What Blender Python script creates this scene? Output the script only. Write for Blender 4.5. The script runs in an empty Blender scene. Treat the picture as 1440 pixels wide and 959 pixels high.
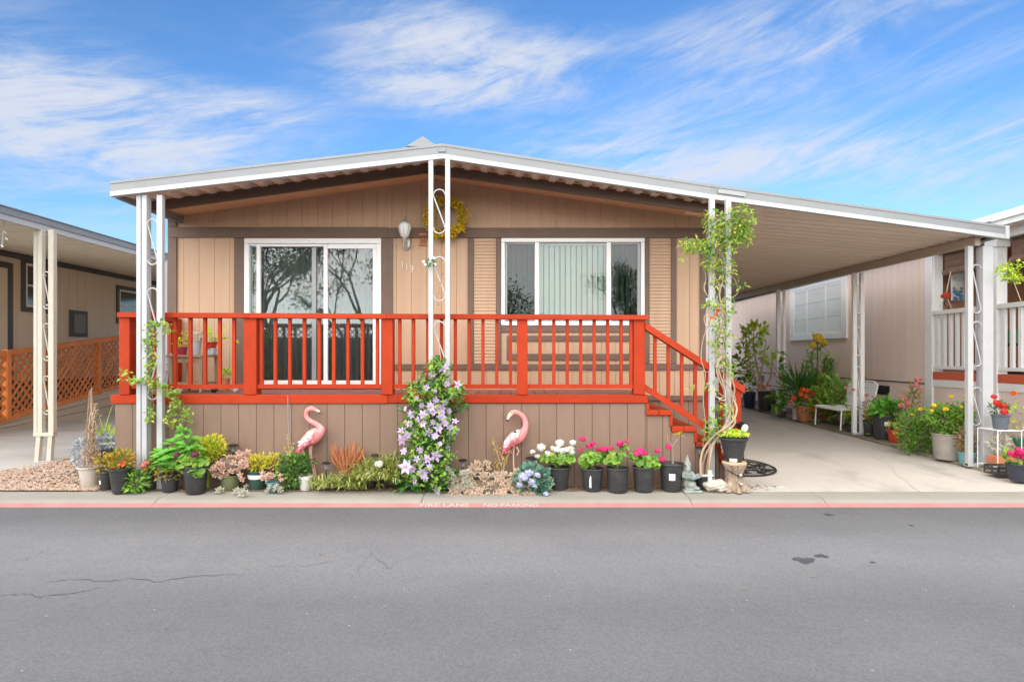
import bpy, math, random
from mathutils import Vector, Matrix
import numpy as np
C = bpy.context.scene
COL = C.collection
R = math.radians
# ------------------------------------------------------------------ camera
FP, VX, VY, CH = 840.0, 725.0, 500.0, 1.55
cam_d = bpy.data.cameras.new("camera"); cam = bpy.data.objects.new("camera", cam_d); COL.objects.link(cam)
cam.location = (0, 0, CH); cam.rotation_euler = (R(90), 0, 0)
cam_d.sensor_width = 36; cam_d.lens = 36*FP/1440
cam_d.shift_x = -(VX-720)/1440; cam_d.shift_y = (VY-479.5)/1440
cam_d.clip_start = .05; cam_d.clip_end = 2000
C.camera = cam
# ------------------------------------------------------------------ light
SUN_EL, SUN_AZ = 15, 195
C.view_settings.view_transform = 'Standard'; C.view_settings.look = 'None'
C.view_settings.exposure = 3.0; C.view_settings.gamma = 1
C.cycles.max_bounces = 14; C.cycles.diffuse_bounces = 8; C.cycles.transparent_max_bounces = 16
sd = bpy.data.lights.new("sun", 'SUN'); sd.energy = 1.5; sd.angle = R(140); sd.color = (1, .94, .85)
sun = bpy.data.objects.new("sun", sd); COL.objects.link(sun)
sv = Vector((math.sin(R(SUN_AZ))*math.cos(R(SUN_EL)), math.cos(R(SUN_AZ))*math.cos(R(SUN_EL)), math.sin(R(SUN_EL))))
sun.rotation_euler = sv.to_track_quat('Z', 'Y').to_euler()
W = bpy.data.worlds.new("World"); C.world = W; W.use_nodes = True
def build_world():
    nt = W.node_tree; N = nt.nodes; L = nt.links; N.clear()
    out = N.new('ShaderNodeOutputWorld')
    sky = N.new('ShaderNodeTexSky'); sky.sky_type = 'NISHITA'; sky.sun_disc = False
    sky.sun_elevation = R(SUN_EL); sky.sun_rotation = R(SUN_AZ); sky.ozone_density = 2.2; sky.air_density = .9; sky.dust_density = 0; sky.altitude = 600
    hs = N.new('ShaderNodeHueSaturation'); hs.inputs['Saturation'].default_value = 1.10; hs.inputs['Value'].default_value = 1.0
    tn = N.new('ShaderNodeMix'); tn.data_type = 'RGBA'; tn.blend_type = 'MULTIPLY'; tn.inputs[0].default_value = 1; tn.inputs[7].default_value = (.78, .86, .97, 1); L.new(sky.outputs[0], tn.inputs[6])
    L.new(tn.outputs[2], hs.inputs['Color'])
    b1 = N.new('ShaderNodeBackground'); b1.inputs[1].default_value = .031; L.new(hs.outputs[0], b1.inputs[0])
    b2 = N.new('ShaderNodeBackground'); b2.inputs[0].default_value = (.86, .90, 1, 1); b2.inputs[1].default_value = .11
    tc = N.new('ShaderNodeTexCoord'); sep = N.new('ShaderNodeSeparateXYZ'); L.new(tc.outputs['Generated'], sep.inputs[0])
    def m(op, a, b=None, c=None):
        n = N.new('ShaderNodeMath'); n.operation = op
        for i, v in enumerate((a, b, c)):
            if v is None: continue
            if isinstance(v, (int, float)): n.inputs[i].default_value = v
            else: L.new(v, n.inputs[i])
        return n.outputs[0]
    az = m('ARCTAN2', sep.outputs[0], sep.outputs[1]); el = m('ARCSINE', sep.outputs[2])
    def noise(scale, stretch, detail, dist=0., rough=.55):
        mp = N.new('ShaderNodeMapping'); mp.inputs['Scale'].default_value = stretch
        mp.inputs['Rotation'].default_value = (R(7), R(9), R(13))
        L.new(tc.outputs['Generated'], mp.inputs[0])
        n = N.new('ShaderNodeTexNoise'); n.inputs['Scale'].default_value = scale; n.inputs['Detail'].default_value = detail
        n.inputs['Roughness'].default_value = rough; n.inputs['Distortion'].default_value = dist
        L.new(mp.outputs[0], n.inputs['Vector']); return n.outputs[0]
    cb = N.new('ShaderNodeCombineXYZ'); L.new(az, cb.inputs[0]); L.new(el, cb.inputs[1])
    def streak(rot, sx, sy, detail, dist, rough, seed):
        mp = N.new('ShaderNodeMapping'); mp.vector_type = 'TEXTURE'; mp.inputs['Rotation'].default_value = (0, 0, R(rot)); mp.inputs['Scale'].default_value = (1/sx, 1/sy, 1); mp.inputs['Location'].default_value = (seed, seed*.7, 0)
        L.new(cb.outputs[0], mp.inputs[0]); n = N.new('ShaderNodeTexNoise'); n.inputs['Scale'].default_value = 1; n.inputs['Detail'].default_value = detail
        n.inputs['Roughness'].default_value = rough; n.inputs['Distortion'].default_value = dist; L.new(mp.outputs[0], n.inputs['Vector']); return n.outputs[0]
    n1 = streak(9, 3.2, 11, 9, .9, .62, 3.1)
    n2 = streak(16, 7, 34, 9, 1.1, .66, 1.7)
    # clouds where the photograph has them, and the same broken cover elsewhere
    blobs = [(170, 205, 250, 80, 1.05), (60, 150, 120, 60, .45), (360, 160, 110, 26, .5), (590, 70, 150, 66, .95), (640, 128, 150, 22, .6), (740, 85, 90, 34, .6),
             (1080, 232, 330, 30, 1.15), (850, 205, 170, 26, .75), (1060, 50, 280, 38, .75), (1010, 140, 340, 34, .5), (1330, 255, 120, 25, .5), (1150, 70, 60, 10, .3)]
    tot = None
    for (px, py, w, h, a) in blobs:
        u, v = (px-VX)/FP, (VY-py)/FP
        a0 = math.atan2(u, 1); e0 = math.asin(v/math.sqrt(u*u+v*v+1))
        da = m('DIVIDE', m('SUBTRACT', az, a0), w/FP*.9); de = m('DIVIDE', m('SUBTRACT', el, e0), h/FP)
        g = m('MULTIPLY', m('EXPONENT', m('MULTIPLY', m('ADD', m('MULTIPLY', da, da), m('MULTIPLY', de, de)), -1.0)), a)
        tot = g if tot is None else m('ADD', tot, g)
    wide = m('MULTIPLY', m('SUBTRACT', noise(1.1, (1, 1, 2.2), 3), .40), 1.6)
    behind = m('SUBTRACT', 1.0, m('EXPONENT', m('MULTIPLY', m('MULTIPLY', az, az), -.6)))
    tot = m('ADD', tot, m('MULTIPLY', m('ADD', m('MAXIMUM', wide, 0), .85), behind))
    dens = m('ADD', m('MULTIPLY', m('SUBTRACT', n1, .5), 2.3), m('MULTIPLY', m('SUBTRACT', n2, .5), 1.5))
    d = m('SUBTRACT', m('MULTIPLY', tot, m('ADD', .66, dens)), .03)
    mr = N.new('ShaderNodeMapRange'); mr.interpolation_type = 'SMOOTHSTEP'; L.new(d, mr.inputs[0])
    mr.inputs[1].default_value = .0; mr.inputs[2].default_value = 1.05; mr.inputs[3].default_value = 0; mr.inputs[4].default_value = .88
    mx = N.new('ShaderNodeMixShader'); L.new(mr.outputs[0], mx.inputs[0]); L.new(b1.outputs[0], mx.inputs[1]); L.new(b2.outputs[0], mx.inputs[2])
    L.new(mx.outputs[0], out.inputs[0])
build_world()

# ------------------------------------------------------------------ helpers
def P(px, py, D): return Vector(((px-VX)*D/FP, D, CH+(VY-py)*D/FP))
def gx(px, D): return (px-VX)*D/FP
def gz(py, D): return CH+(VY-py)*D/FP
def gdepth(py, z=0.0): return FP*(CH-z)/(py-VY)
def gpos(px, py, z=0.0):
    D = gdepth(py, z); return Vector((gx(px, D), D, z))
rnd = random.Random(7)

class MB:
    def __init__(s): s.v = []; s.f = []
    def add(s, vs, fs):
        k = len(s.v); s.v.extend(tuple(v) for v in vs); s.f.extend(tuple(i+k for i in f) for f in fs); return s
    def box(s, x0, x1, y0, y1, z0, z1):
        return s.add([(x0,y0,z0),(x1,y0,z0),(x1,y1,z0),(x0,y1,z0),(x0,y0,z1),(x1,y0,z1),(x1,y1,z1),(x0,y1,z1)],
                     [(0,3,2,1),(4,5,6,7),(0,1,5,4),(1,2,6,5),(2,3,7,6),(3,0,4,7)])
    def bbox(s, x0, x1, y0, y1, z0, z1, b=.004):
        # box with chamfered edges
        b = min(b, (x1-x0)*.4, (y1-y0)*.4, (z1-z0)*.4)
        vs = []; idx = {}
        for ix in (0,1):
            for iy in (0,1):
                for iz in (0,1):
                    X=(x0,x1)[ix]; Y=(y0,y1)[iy]; Z=(z0,z1)[iz]; sx=b*(1-2*ix); sy=b*(1-2*iy); sz=b*(1-2*iz)
                    for k,(p) in enumerate(((X,Y+sy,Z+sz),(X+sx,Y,Z+sz),(X+sx,Y+sy,Z))):
                        idx[(ix,iy,iz,k)] = len(vs); vs.append(p)
        F = []; g = lambda *a: idx[a]
        for s_ in (0,1):
            q=[g(s_,0,0,0),g(s_,1,0,0),g(s_,1,1,0),g(s_,0,1,0)]; F.append(q if s_ else q[::-1])
            q=[g(0,s_,0,1),g(0,s_,1,1),g(1,s_,1,1),g(1,s_,0,1)]; F.append(q if s_ else q[::-1])
            q=[g(0,0,s_,2),g(1,0,s_,2),g(1,1,s_,2),g(0,1,s_,2)]; F.append(q if s_ else q[::-1])
        for a in (0,1):
            for c in (0,1):
                F.append([g(a,c,0,0),g(a,c,1,0),g(a,c,1,1),g(a,c,0,1)])
                F.append([g(a,0,c,0),g(a,1,c,0),g(a,1,c,2),g(a,0,c,2)])
                F.append([g(0,a,c,1),g(1,a,c,1),g(1,a,c,2),g(0,a,c,2)])
                for e in (0,1): F.append([g(a,c,e,0),g(a,c,e,1),g(a,c,e,2)])
        return s.add(vs, F)
    def bar(s, p0, p1, w, h, up=(0,0,1)):
        p0=Vector(p0); p1=Vector(p1); d=(p1-p0).normalized(); u=Vector(up); sd_=d.cross(u)
        if sd_.length<1e-4: sd_=d.cross(Vector((1,0,0)))
        sd_.normalize(); u=sd_.cross(d).normalized(); vs=[]
        for p in (p0,p1):
            for a,b in ((-1,-1),(1,-1),(1,1),(-1,1)): vs.append(p+sd_*a*w/2+u*b*h/2)
        return s.add(vs,[(0,1,2,3)[::-1],(4,5,6,7),(0,1,5,4),(1,2,6,5),(2,3,7,6),(3,0,4,7)])
    def prism(s, poly, y0, y1):      # polygon in x,z pushed along y
        n=len(poly); vs=[(x,y0,z) for x,z in poly]+[(x,y1,z) for x,z in poly]
        fs=[tuple(range(n)), tuple(range(2*n-1,n-1,-1))]+[(i,i+n,(i+1)%n+n,(i+1)%n) for i in range(n)]
        return s.add(vs,fs)
    def prism_yz(s, poly, x0, x1):
        n=len(poly); vs=[(x0,y,z) for y,z in poly]+[(x1,y,z) for y,z in poly]
        fs=[tuple(range(n)), tuple(range(2*n-1,n-1,-1))]+[(i,i+n,(i+1)%n+n,(i+1)%n) for i in range(n)]
        return s.add(vs,fs)
    def prism_xy(s, poly, z0, z1):
        n=len(poly); vs=[(x,y,z0) for x,y in poly]+[(x,y,z1) for x,y in poly]
        fs=[tuple(range(n-1,-1,-1)), tuple(range(n,2*n))]+[(i,(i+1)%n,(i+1)%n+n,i+n) for i in range(n)]
        return s.add(vs,fs)
    def tube(s, pts, r, n=6, cap=True, squash=None):
        pts=[Vector(p) for p in pts]; m_=len(pts)
        rr=[r]*m_ if isinstance(r,(int,float)) else list(r)
        t=(pts[1]-pts[0]).normalized(); u=t.orthogonal().normalized()
        if squash: u=Vector(squash[0])
        vs=[]
        for i,p in enumerate(pts):
            t=(pts[min(i+1,m_-1)]-pts[max(i-1,0)]).normalized()
            u=(u-t*u.dot(t))
            if u.length<1e-5: u=t.orthogonal()
            u.normalize(); w=t.cross(u)
            for k in range(n):
                a=2*math.pi*k/n; vs.append(p+(u*math.cos(a)*(squash[1] if squash else 1)+w*math.sin(a))*rr[i])
        fs=[(i*n+k,i*n+(k+1)%n,(i+1)*n+(k+1)%n,(i+1)*n+k) for i in range(m_-1) for k in range(n)]
        if cap: fs+= [tuple(range(n-1,-1,-1)), tuple(range((m_-1)*n,m_*n))]
        return s.add(vs,fs)
    def lathe(s, prof, c=(0,0,0), n=20, wob=None):
        c=Vector(c); vs=[]; m_=len(prof)
        for r,z in prof:
            for k in range(n):
                a=2*math.pi*k/n; q=r*(wob(a,z) if wob else 1); vs.append(c+Vector((q*math.cos(a),q*math.sin(a),z)))
        fs=[(i*n+k,i*n+(k+1)%n,(i+1)*n+(k+1)%n,(i+1)*n+k) for i in range(m_-1) for k in range(n)]
        fs+=[tuple(range(n-1,-1,-1)), tuple(range((m_-1)*n,m_*n))]
        return s.add(vs,fs)
    def ball(s, c, rx, ry=None, rz=None, n=10, m_=6):
        ry=rx if ry is None else ry; rz=rx if rz is None else rz; c=Vector(c)
        vs=[c+Vector((0,0,-rz))]
        for i in range(1,m_):
            b=-math.pi/2+math.pi*i/m_
            for k in range(n):
                a=2*math.pi*k/n; vs.append(c+Vector((rx*math.cos(b)*math.cos(a),ry*math.cos(b)*math.sin(a),rz*math.sin(b))))
        vs.append(c+Vector((0,0,rz))); T=len(vs)-1
        fs=[(0,1+(k+1)%n,1+k) for k in range(n)]
        fs+=[(1+i*n+k,1+i*n+(k+1)%n,1+(i+1)*n+(k+1)%n,1+(i+1)*n+k) for i in range(m_-2) for k in range(n)]
        fs+=[(1+(m_-2)*n+k,1+(m_-2)*n+(k+1)%n,T) for k in range(n)]
        return s.add(vs,fs)
    def leaf(s, p, d, n, L, w, fold=.18, droop=.12):
        p=Vector(p); d=Vector(d).normalized(); n=Vector(n); sd_=d.cross(n)
        if sd_.length<1e-4: sd_=d.orthogonal()
        sd_.normalize(); n=sd_.cross(d)
        m1=p+d*L*.45+n*fold*w
        return s.add([p, m1+sd_*w/2, p+d*L-n*droop*L, m1-sd_*w/2, p+d*L*.5-n*droop*L*.25],[(0,1,4),(1,2,4),(2,3,4),(3,0,4)])
    def disc_leaf(s, p, n, r, k=7, cup=.25, scal=.0):
        p=Vector(p); n=Vector(n).normalized(); u=n.orthogonal().normalized(); w=n.cross(u); a0=rnd.random()*6
        vs=[p]+[p+(u*math.cos(a0+2*math.pi*i/k)+w*math.sin(a0+2*math.pi*i/k))*r*(1-scal*(i%2))+n*r*cup*(1 if i else .2) for i in range(k)]
        return s.add(vs,[(0,1+i,1+(i+1)%k) for i in range(k)])
    def blade(s, p, d, L, w, bend=.9, segs=5):
        p=Vector(p); d=Vector(d).normalized(); sd_=d.cross(Vector((0,0,1)))
        if sd_.length<1e-3: sd_=Vector((1,0,0))
        sd_.normalize(); vs=[]
        for i in range(segs+1):
            t=i/segs; q=p+d*L*t*(1-.15*t*bend)-Vector((0,0,1))*bend*L*.55*t*t
            ww=w*(1-t)**.7*(.6+.4*min(1,t*4)); vs+= [q-sd_*ww/2,q+sd_*ww/2]
        return s.add(vs,[(2*i,2*i+1,2*i+3,2*i+2) for i in range(segs)])
    def mesh(s, name, smooth=False, off=None, sharp=35):
        me=bpy.data.meshes.new(name)
        v=np.array([tuple(p) for p in s.v],dtype=float)
        if off is not None: v=v-np.array(off)
        me.from_pydata(v.tolist(),[],s.f)
        if smooth:
            me.polygons.foreach_set('use_smooth',[True]*len(me.polygons))
            try: me.set_sharp_from_angle(angle=R(sharp))
            except Exception: pass
        me.update(); return me

def wp(o):
    v=Vector((0,0,0))
    while o is not None: v=v+o.location; o=o.parent
    return v
def tag(o, label=None, cat=None, group=None, kind=None):
    if label: o['label']=label
    if cat: o['category']=cat
    if group: o['group']=group
    if kind: o['kind']=kind
    return o
def thing(name, label, cat, loc, group=None):
    o=bpy.data.objects.new(name,None); COL.objects.link(o); o.location=loc; o.empty_display_size=.2
    return tag(o,label,cat,group)
def part(name, mb, m, parent, loc=None, smooth=False, label=None, kind=None, rot=None, scale=None, sharp=35):
    """mb: MB in world coordinates (loc None) or a mesh shared between copies (loc = world place)"""
    me = mb.mesh(name, smooth, sharp=sharp) if isinstance(mb, MB) else mb
    o=bpy.data.objects.new(name,me); COL.objects.link(o)
    if m is not None and not me.materials: me.materials.append(m)
    o.parent=parent
    o.location=Vector(loc if loc is not None else (0,0,0))-wp(parent)
    if rot is not None: o.rotation_euler=rot
    if scale is not None: o.scale=(scale,)*3 if isinstance(scale,(int,float)) else scale
    return tag(o,label,kind=kind)
def single(name, mb, m, label, cat, loc, group=None, smooth=False, kind=None):
    me=mb.mesh(name,smooth,off=loc); o=bpy.data.objects.new(name,me); COL.objects.link(o); o.location=loc
    me.materials.append(m); return tag(o,label,cat,group,kind)
def struct(name, mb, m, parent=None, loc=(0,0,0)):
    me=mb.mesh(name,off=loc); o=bpy.data.objects.new(name,me); COL.objects.link(o); o.location=loc; me.materials.append(m)
    if parent is not None: o.parent=parent; o.location=Vector(loc)-wp(parent)
    else: o['kind']='structure'
    return o
def text_mesh(txt, size, depth=.002):
    cu=bpy.data.curves.new('t','FONT'); cu.body=txt; cu.size=size; cu.extrude=depth; cu.align_x='CENTER'; cu.align_y='CENTER'
    o=bpy.data.objects.new('t',cu); COL.objects.link(o); dg=bpy.context.evaluated_depsgraph_get()
    me=bpy.data.meshes.new_from_object(o.evaluated_get(dg)); bpy.data.objects.remove(o); return me

# ------------------------------------------------------------------ materials
def mat(name, c1, c2=None, sc=5., rough=.6, bump=0., bsc=40., stretch=(1,1,1), ov=0., metal=0., spec=.4, dirt=0., dirtc=(.12,.10,.08), dsc=2.):
    m=bpy.data.materials.new(name); m.use_nodes=True; nt=m.node_tree; N=nt.nodes; L=nt.links
    b=N['Principled BSDF']; b.inputs['Roughness'].default_value=rough; b.inputs['Metallic'].default_value=metal
    b.inputs['Specular IOR Level'].default_value=spec
    tc=N.new('ShaderNodeTexCoord'); oi=N.new('ShaderNodeObjectInfo')
    ad=N.new('ShaderNodeVectorMath'); ad.operation='MULTIPLY_ADD'; ad.inputs[1].default_value=(1,1,1)
    sc_=N.new('ShaderNodeMath'); sc_.operation='MULTIPLY'; sc_.inputs[1].default_value=41.; L.new(oi.outputs['Random'],sc_.inputs[0])
    L.new(tc.outputs['Object'],ad.inputs[0]); L.new(sc_.outputs[0],ad.inputs[2])
    mp=N.new('ShaderNodeMapping'); mp.inputs['Scale'].default_value=stretch; L.new(ad.outputs[0],mp.inputs[0])
    def noise(s_,d=5,ro=.6):
        n=N.new('ShaderNodeTexNoise'); n.inputs['Scale'].default_value=s_; n.inputs['Detail'].default_value=d; n.inputs['Roughness'].default_value=ro
        L.new(mp.outputs[0],n.inputs['Vector']); return n.outputs[0]
    c2 = c2 or tuple(v*.86 for v in c1)
    rp=N.new('ShaderNodeValToRGB'); rp.color_ramp.elements[0].position=.3; rp.color_ramp.elements[1].position=.7
    rp.color_ramp.elements[0].color=(*c1,1); rp.color_ramp.elements[1].color=(*c2,1); L.new(noise(sc),rp.inputs[0]); col=rp.outputs[0]
    if dirt:
        mr=N.new('ShaderNodeMapRange'); mr.inputs[1].default_value=.52; mr.inputs[2].default_value=.78; mr.inputs[4].default_value=dirt; L.new(noise(dsc,8,.65),mr.inputs[0])
        mx=N.new('ShaderNodeMix'); mx.data_type='RGBA'; L.new(mr.outputs[0],mx.inputs[0]); L.new(col,mx.inputs[6]); mx.inputs[7].default_value=(*dirtc,1); col=mx.outputs[2]
    if ov:
        h=N.new('ShaderNodeHueSaturation'); mr=N.new('ShaderNodeMapRange'); mr.inputs[3].default_value=1-ov; mr.inputs[4].default_value=1+ov
        L.new(oi.outputs['Random'],mr.inputs[0]); L.new(mr.outputs[0],h.inputs['Value']); L.new(col,h.inputs['Color']); col=h.outputs[0]
    L.new(col,b.inputs['Base Color'])
    if bump:
        bp=N.new('ShaderNodeBump'); bp.inputs['Strength'].default_value=bump; bp.inputs['Distance'].default_value=.01; L.new(noise(bsc,4),bp.inputs['Height']); L.new(bp.outputs[0],b.inputs['Normal'])
    m['ramp']=rp.name
    return m
def leafmat(name, cols, rough=.45, tr=.3, spec=.35):
    m=bpy.data.materials.new(name); m.use_nodes=True; nt=m.node_tree; N=nt.nodes; L=nt.links
    b=N['Principled BSDF']; b.inputs['Roughness'].default_value=rough; b.inputs['Specular IOR Level'].default_value=spec
    g=N.new('ShaderNodeNewGeometry'); rp=N.new('ShaderNodeValToRGB'); cr=rp.color_ramp
    while len(cr.elements)<len(cols): cr.elements.new(.5)
    for i,c in enumerate(cols): cr.elements[i].position=i/max(1,len(cols)-1); cr.elements[i].color=(*c,1)
    L.new(g.outputs['Random Per Island'],rp.inputs[0])
    tc=N.new('ShaderNodeTexCoord'); n=N.new('ShaderNodeTexNoise'); n.inputs['Scale'].default_value=55; L.new(tc.outputs['Object'],n.inputs['Vector'])
    mr=N.new('ShaderNodeMapRange'); mr.inputs[1].default_value=.3; mr.inputs[2].default_value=.7; mr.inputs[3].default_value=.75; mr.inputs[4].default_value=1.2; L.new(n.outputs[0],mr.inputs[0])
    h=N.new('ShaderNodeHueSaturation'); L.new(rp.outputs[0],h.inputs['Color']); L.new(mr.outputs[0],h.inputs['Value']); L.new(h.outputs[0],b.inputs['Base Color'])
    t=N.new('ShaderNodeBsdfTranslucent'); L.new(h.outputs[0],t.inputs[0])
    mx=N.new('ShaderNodeMixShader'); mx.inputs[0].default_value=tr; L.new(b.outputs[0],mx.inputs[1]); L.new(t.outputs[0],mx.inputs[2]); L.new(mx.outputs[0],N['Material Output'].inputs[0])
    return m
def glassmat(name, tint=(.8,.85,.82), ior=1.9, rough=.0):
    m=bpy.data.materials.new(name); m.use_nodes=True; nt=m.node_tree; N=nt.nodes; L=nt.links; N.remove(N['Principled BSDF'])
    fr=N.new('ShaderNodeFresnel'); fr.inputs[0].default_value=ior
    g=N.new('ShaderNodeBsdfGlossy'); g.inputs['Roughness'].default_value=rough; g.inputs['Color'].default_value=(1,1,1,1)
    nz=N.new('ShaderNodeTexNoise'); nz.inputs['Scale'].default_value=1.1; tc=N.new('ShaderNodeTexCoord'); L.new(tc.outputs['Object'],nz.inputs['Vector'])
    bp=N.new('ShaderNodeBump'); bp.inputs['Strength'].default_value=.05; bp.inputs['Distance'].default_value=.02; L.new(nz.outputs[0],bp.inputs['Height']); L.new(bp.outputs[0],g.inputs['Normal'])
    t=N.new('ShaderNodeBsdfTransparent'); t.inputs[0].default_value=(*tint,1)
    mx=N.new('ShaderNodeMixShader'); L.new(fr.outputs[0],mx.inputs[0]); L.new(t.outputs[0],mx.inputs[1]); L.new(g.outputs[0],mx.inputs[2]); L.new(mx.outputs[0],N['Material Output'].inputs[0])
    return m

K={}
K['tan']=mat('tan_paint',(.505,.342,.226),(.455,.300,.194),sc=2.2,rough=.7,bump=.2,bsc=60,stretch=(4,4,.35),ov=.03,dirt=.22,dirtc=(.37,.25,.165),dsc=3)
K['brown']=mat('brown_paint',(0.158,0.104,0.077),(0.133,0.086,0.063),sc=4,rough=.65,bump=.15,bsc=50,ov=.04)
K['soffit']=mat('soffit_paint',(.68,.40,.225),(.63,.365,.20),sc=2,rough=.7,bump=.05)
K['beam']=mat('dark_brown_beam',(.115,.07,.05),(.095,.058,.042),sc=4,rough=.6,bump=.1)
K['pan']=mat('pan_metal',(.74,.57,.47),(.68,.52,.42),sc=3,rough=.45,ov=.04)
K['cpan']=mat('carport_pan_metal',(.78,.655,.54),(.73,.61,.50),sc=2,rough=.5,ov=.03)
K['gutter']=mat('gutter_grey',(0.246,0.258,0.267),(0.213,0.226,0.234),sc=3,rough=.4,stretch=(.4,1,3),dirt=.45,dirtc=(.17,.165,.15),dsc=5)
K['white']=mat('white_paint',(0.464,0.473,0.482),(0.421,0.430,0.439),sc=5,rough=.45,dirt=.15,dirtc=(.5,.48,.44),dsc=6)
K['shade_white']=mat('shade_lifted_white',(.80,.80,.79),(.75,.75,.74),sc=5,rough=.45,dirt=.15,dirtc=(.5,.48,.44),dsc=6)  # lighter copy of the white paint, lifting railings and posts that stand in shade
K['vinyl']=mat('white_vinyl',(.80,.80,.79),(.77,.77,.76),sc=3,rough=.35)
K['cream']=mat('cream_metal',(0.527,0.493,0.416),(0.476,0.442,0.365),sc=6,rough=.5,dirt=.2,dirtc=(.4,.33,.25))
K['red']=mat('red_paint',(.40,.038,.008),(.335,.029,.006),sc=4,rough=.6,spec=.2,bump=.2,bsc=26,stretch=(1,1,1),ov=.07,dirt=.30,dirtc=(.27,.055,.025),dsc=11)
K['deck']=mat('deck_stain',(.36,.125,.095),(.28,.095,.072),sc=5,rough=.6,bump=.2,stretch=(6,.6,1),ov=.10,dirt=.15,dirtc=(.2,.09,.07))
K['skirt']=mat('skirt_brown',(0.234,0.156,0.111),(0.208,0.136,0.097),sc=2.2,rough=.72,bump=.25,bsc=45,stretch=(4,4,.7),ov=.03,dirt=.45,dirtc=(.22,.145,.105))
K['black_plastic']=mat('black_plastic',(.030,.031,.033),(.045,.045,.046),sc=9,rough=.5,dirt=.35,dirtc=(.13,.12,.105),dsc=6)
K['black']=mat('black_metal',(.015,.015,.016),(.02,.02,.02),sc=6,rough=.4)
K['dark']=mat('dark_interior',(.03,.03,.03),(.02,.02,.02),rough=.9)
K['soil']=mat('potting_soil',(.05,.034,.024),(.10,.07,.05),sc=30,rough=.95,bump=.8,bsc=60)
K['bedsoil']=mat('bed_soil',(.10,.07,.05),(.19,.14,.10),sc=14,rough=.95,bump=.8,bsc=40)
K['concrete']=mat('concrete',(0.504,0.470,0.420),(0.445,0.416,0.370),sc=1.3,rough=.85,bump=.25,bsc=55,stretch=(1,.45,1),dirt=.7,dirtc=(.20,.185,.165),dsc=1.5)
K['concrete_old']=mat('old_concrete',(0.494,0.475,0.446),(0.399,0.389,0.366),sc=1.2,rough=.85,bump=.25,bsc=50,stretch=(.5,1.2,1),dirt=.5,dirtc=(.14,.13,.115),dsc=.8)
K['kerbc']=mat('curb_concrete',(0.310,0.288,0.254),(0.258,0.241,0.211),sc=2.5,rough=.88,bump=.35,bsc=60,stretch=(.6,1,1),dirt=.55,dirtc=(.21,.20,.165),dsc=2.6)
K['moss']=mat('mossy_concrete',(.29,.26,.20),(.20,.19,.12),sc=3,rough=.9,bump=.4,bsc=50,dirt=.6,dirtc=(.12,.13,.045),dsc=3)
K['redcurb']=mat('red_curb_paint',(.42,.20,.19),(.36,.155,.148),sc=5,rough=.7,bump=.2,dirt=.45,dirtc=(.34,.17,.155),dsc=7)
K['stencil']=mat('stencil_white',(.66,.52,.50),(.48,.26,.25),sc=60,rough=.7)
K['pinkwall']=mat('pink_beige_paint',(.80,.66,.585),(.76,.62,.545),sc=1.5,rough=.7,stretch=(2,2,.4),ov=.02,bump=.08)
K['greywall']=mat('grey_beige_paint',(.74,.655,.53),(.70,.61,.49),sc=1.5,rough=.7,stretch=(2,2,.4),ov=.02)
K['greytrim']=mat('grey_trim',(.10,.10,.095),(.08,.08,.075),sc=4,rough=.6)
K['cedar']=mat('orange_cedar',(.64,.21,.05),(.50,.15,.036),sc=5,rough=.6,bump=.2,ov=.18)
K['ramp']=mat('ramp_siding',(.50,.40,.30),(.44,.35,.26),sc=2,rough=.7,ov=.03)
K['glass']=glassmat('window_glass',(.90,.94,.91),1.5)
K['glass_door']=glassmat('door_glass',(.80,.84,.82),1.62)
K['glass_dark']=glassmat('screened_glass',(.50,.54,.52),1.45)
K['blind']=mat('blind_fabric',(.36,.42,.36),(.31,.36,.31),sc=3,rough=.8,ov=.06)
K['blindw']=mat('white_blind',(.78,.78,.76),(.74,.74,.72),sc=3,rough=.7)
K['greyframe']=mat('grey_aluminium',(.30,.31,.31),(.26,.27,.27),sc=5,rough=.4,metal=.3)
K['wood']=mat('weathered_wood',(.36,.25,.17),(.26,.17,.11),sc=5,rough=.75,stretch=(8,1,1),bump=.2)
K['terra']=mat('terracotta',(.50,.19,.09),(.42,.15,.075),sc=6,rough=.8,dirt=.25,dirtc=(.5,.34,.26))
K['label']=mat('paper_label',(.80,.79,.76),(.70,.69,.67),sc=30,rough=.6)
K['stem']=mat('green_stem',(.12,.17,.05),(.16,.14,.06),sc=10,rough=.6)
K['vinewood']=mat('vine_wood',(.36,.25,.16),(.52,.40,.29),sc=9,rough=.75,bump=.4)
K['bark']=mat('grey_bark',(.30,.26,.22),(.20,.17,.14),sc=7,rough=.9,bump=.6,stretch=(2,2,.5))
def lm(n,*c,**k): K[n]=leafmat(n,list(c),**k)
lm('l_green',(.07,.20,.02),(.12,.30,.035),(.20,.40,.05),(.36,.52,.08))
lm('l_hosta',(.08,.30,.035),(.14,.42,.05),(.24,.52,.07))
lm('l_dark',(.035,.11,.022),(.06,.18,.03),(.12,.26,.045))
lm('l_lime',(.28,.50,.03),(.46,.62,.05),(.66,.68,.08))
lm('l_yellow',(.60,.55,.04),(.74,.64,.06),(.44,.50,.05),(.78,.62,.07))
lm('l_croton',(.20,.26,.03),(.45,.38,.05),(.58,.30,.04),(.12,.22,.03))
lm('l_ger',(.12,.30,.035),(.20,.42,.05),(.34,.48,.07),(.07,.20,.03))
lm('l_silver',(.30,.34,.36),(.45,.49,.53),(.60,.63,.68))
lm('l_pinksucc',(.66,.40,.31),(.74,.50,.40),(.78,.60,.50),(.56,.42,.30))
lm('l_beigesucc',(.58,.48,.36),(.70,.54,.41),(.76,.60,.48),(.50,.46,.34))
lm('l_pale',(.52,.54,.43),(.66,.63,.52),(.44,.47,.38))
lm('l_aloe',(.42,.14,.065),(.56,.21,.10),(.36,.20,.08))
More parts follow.
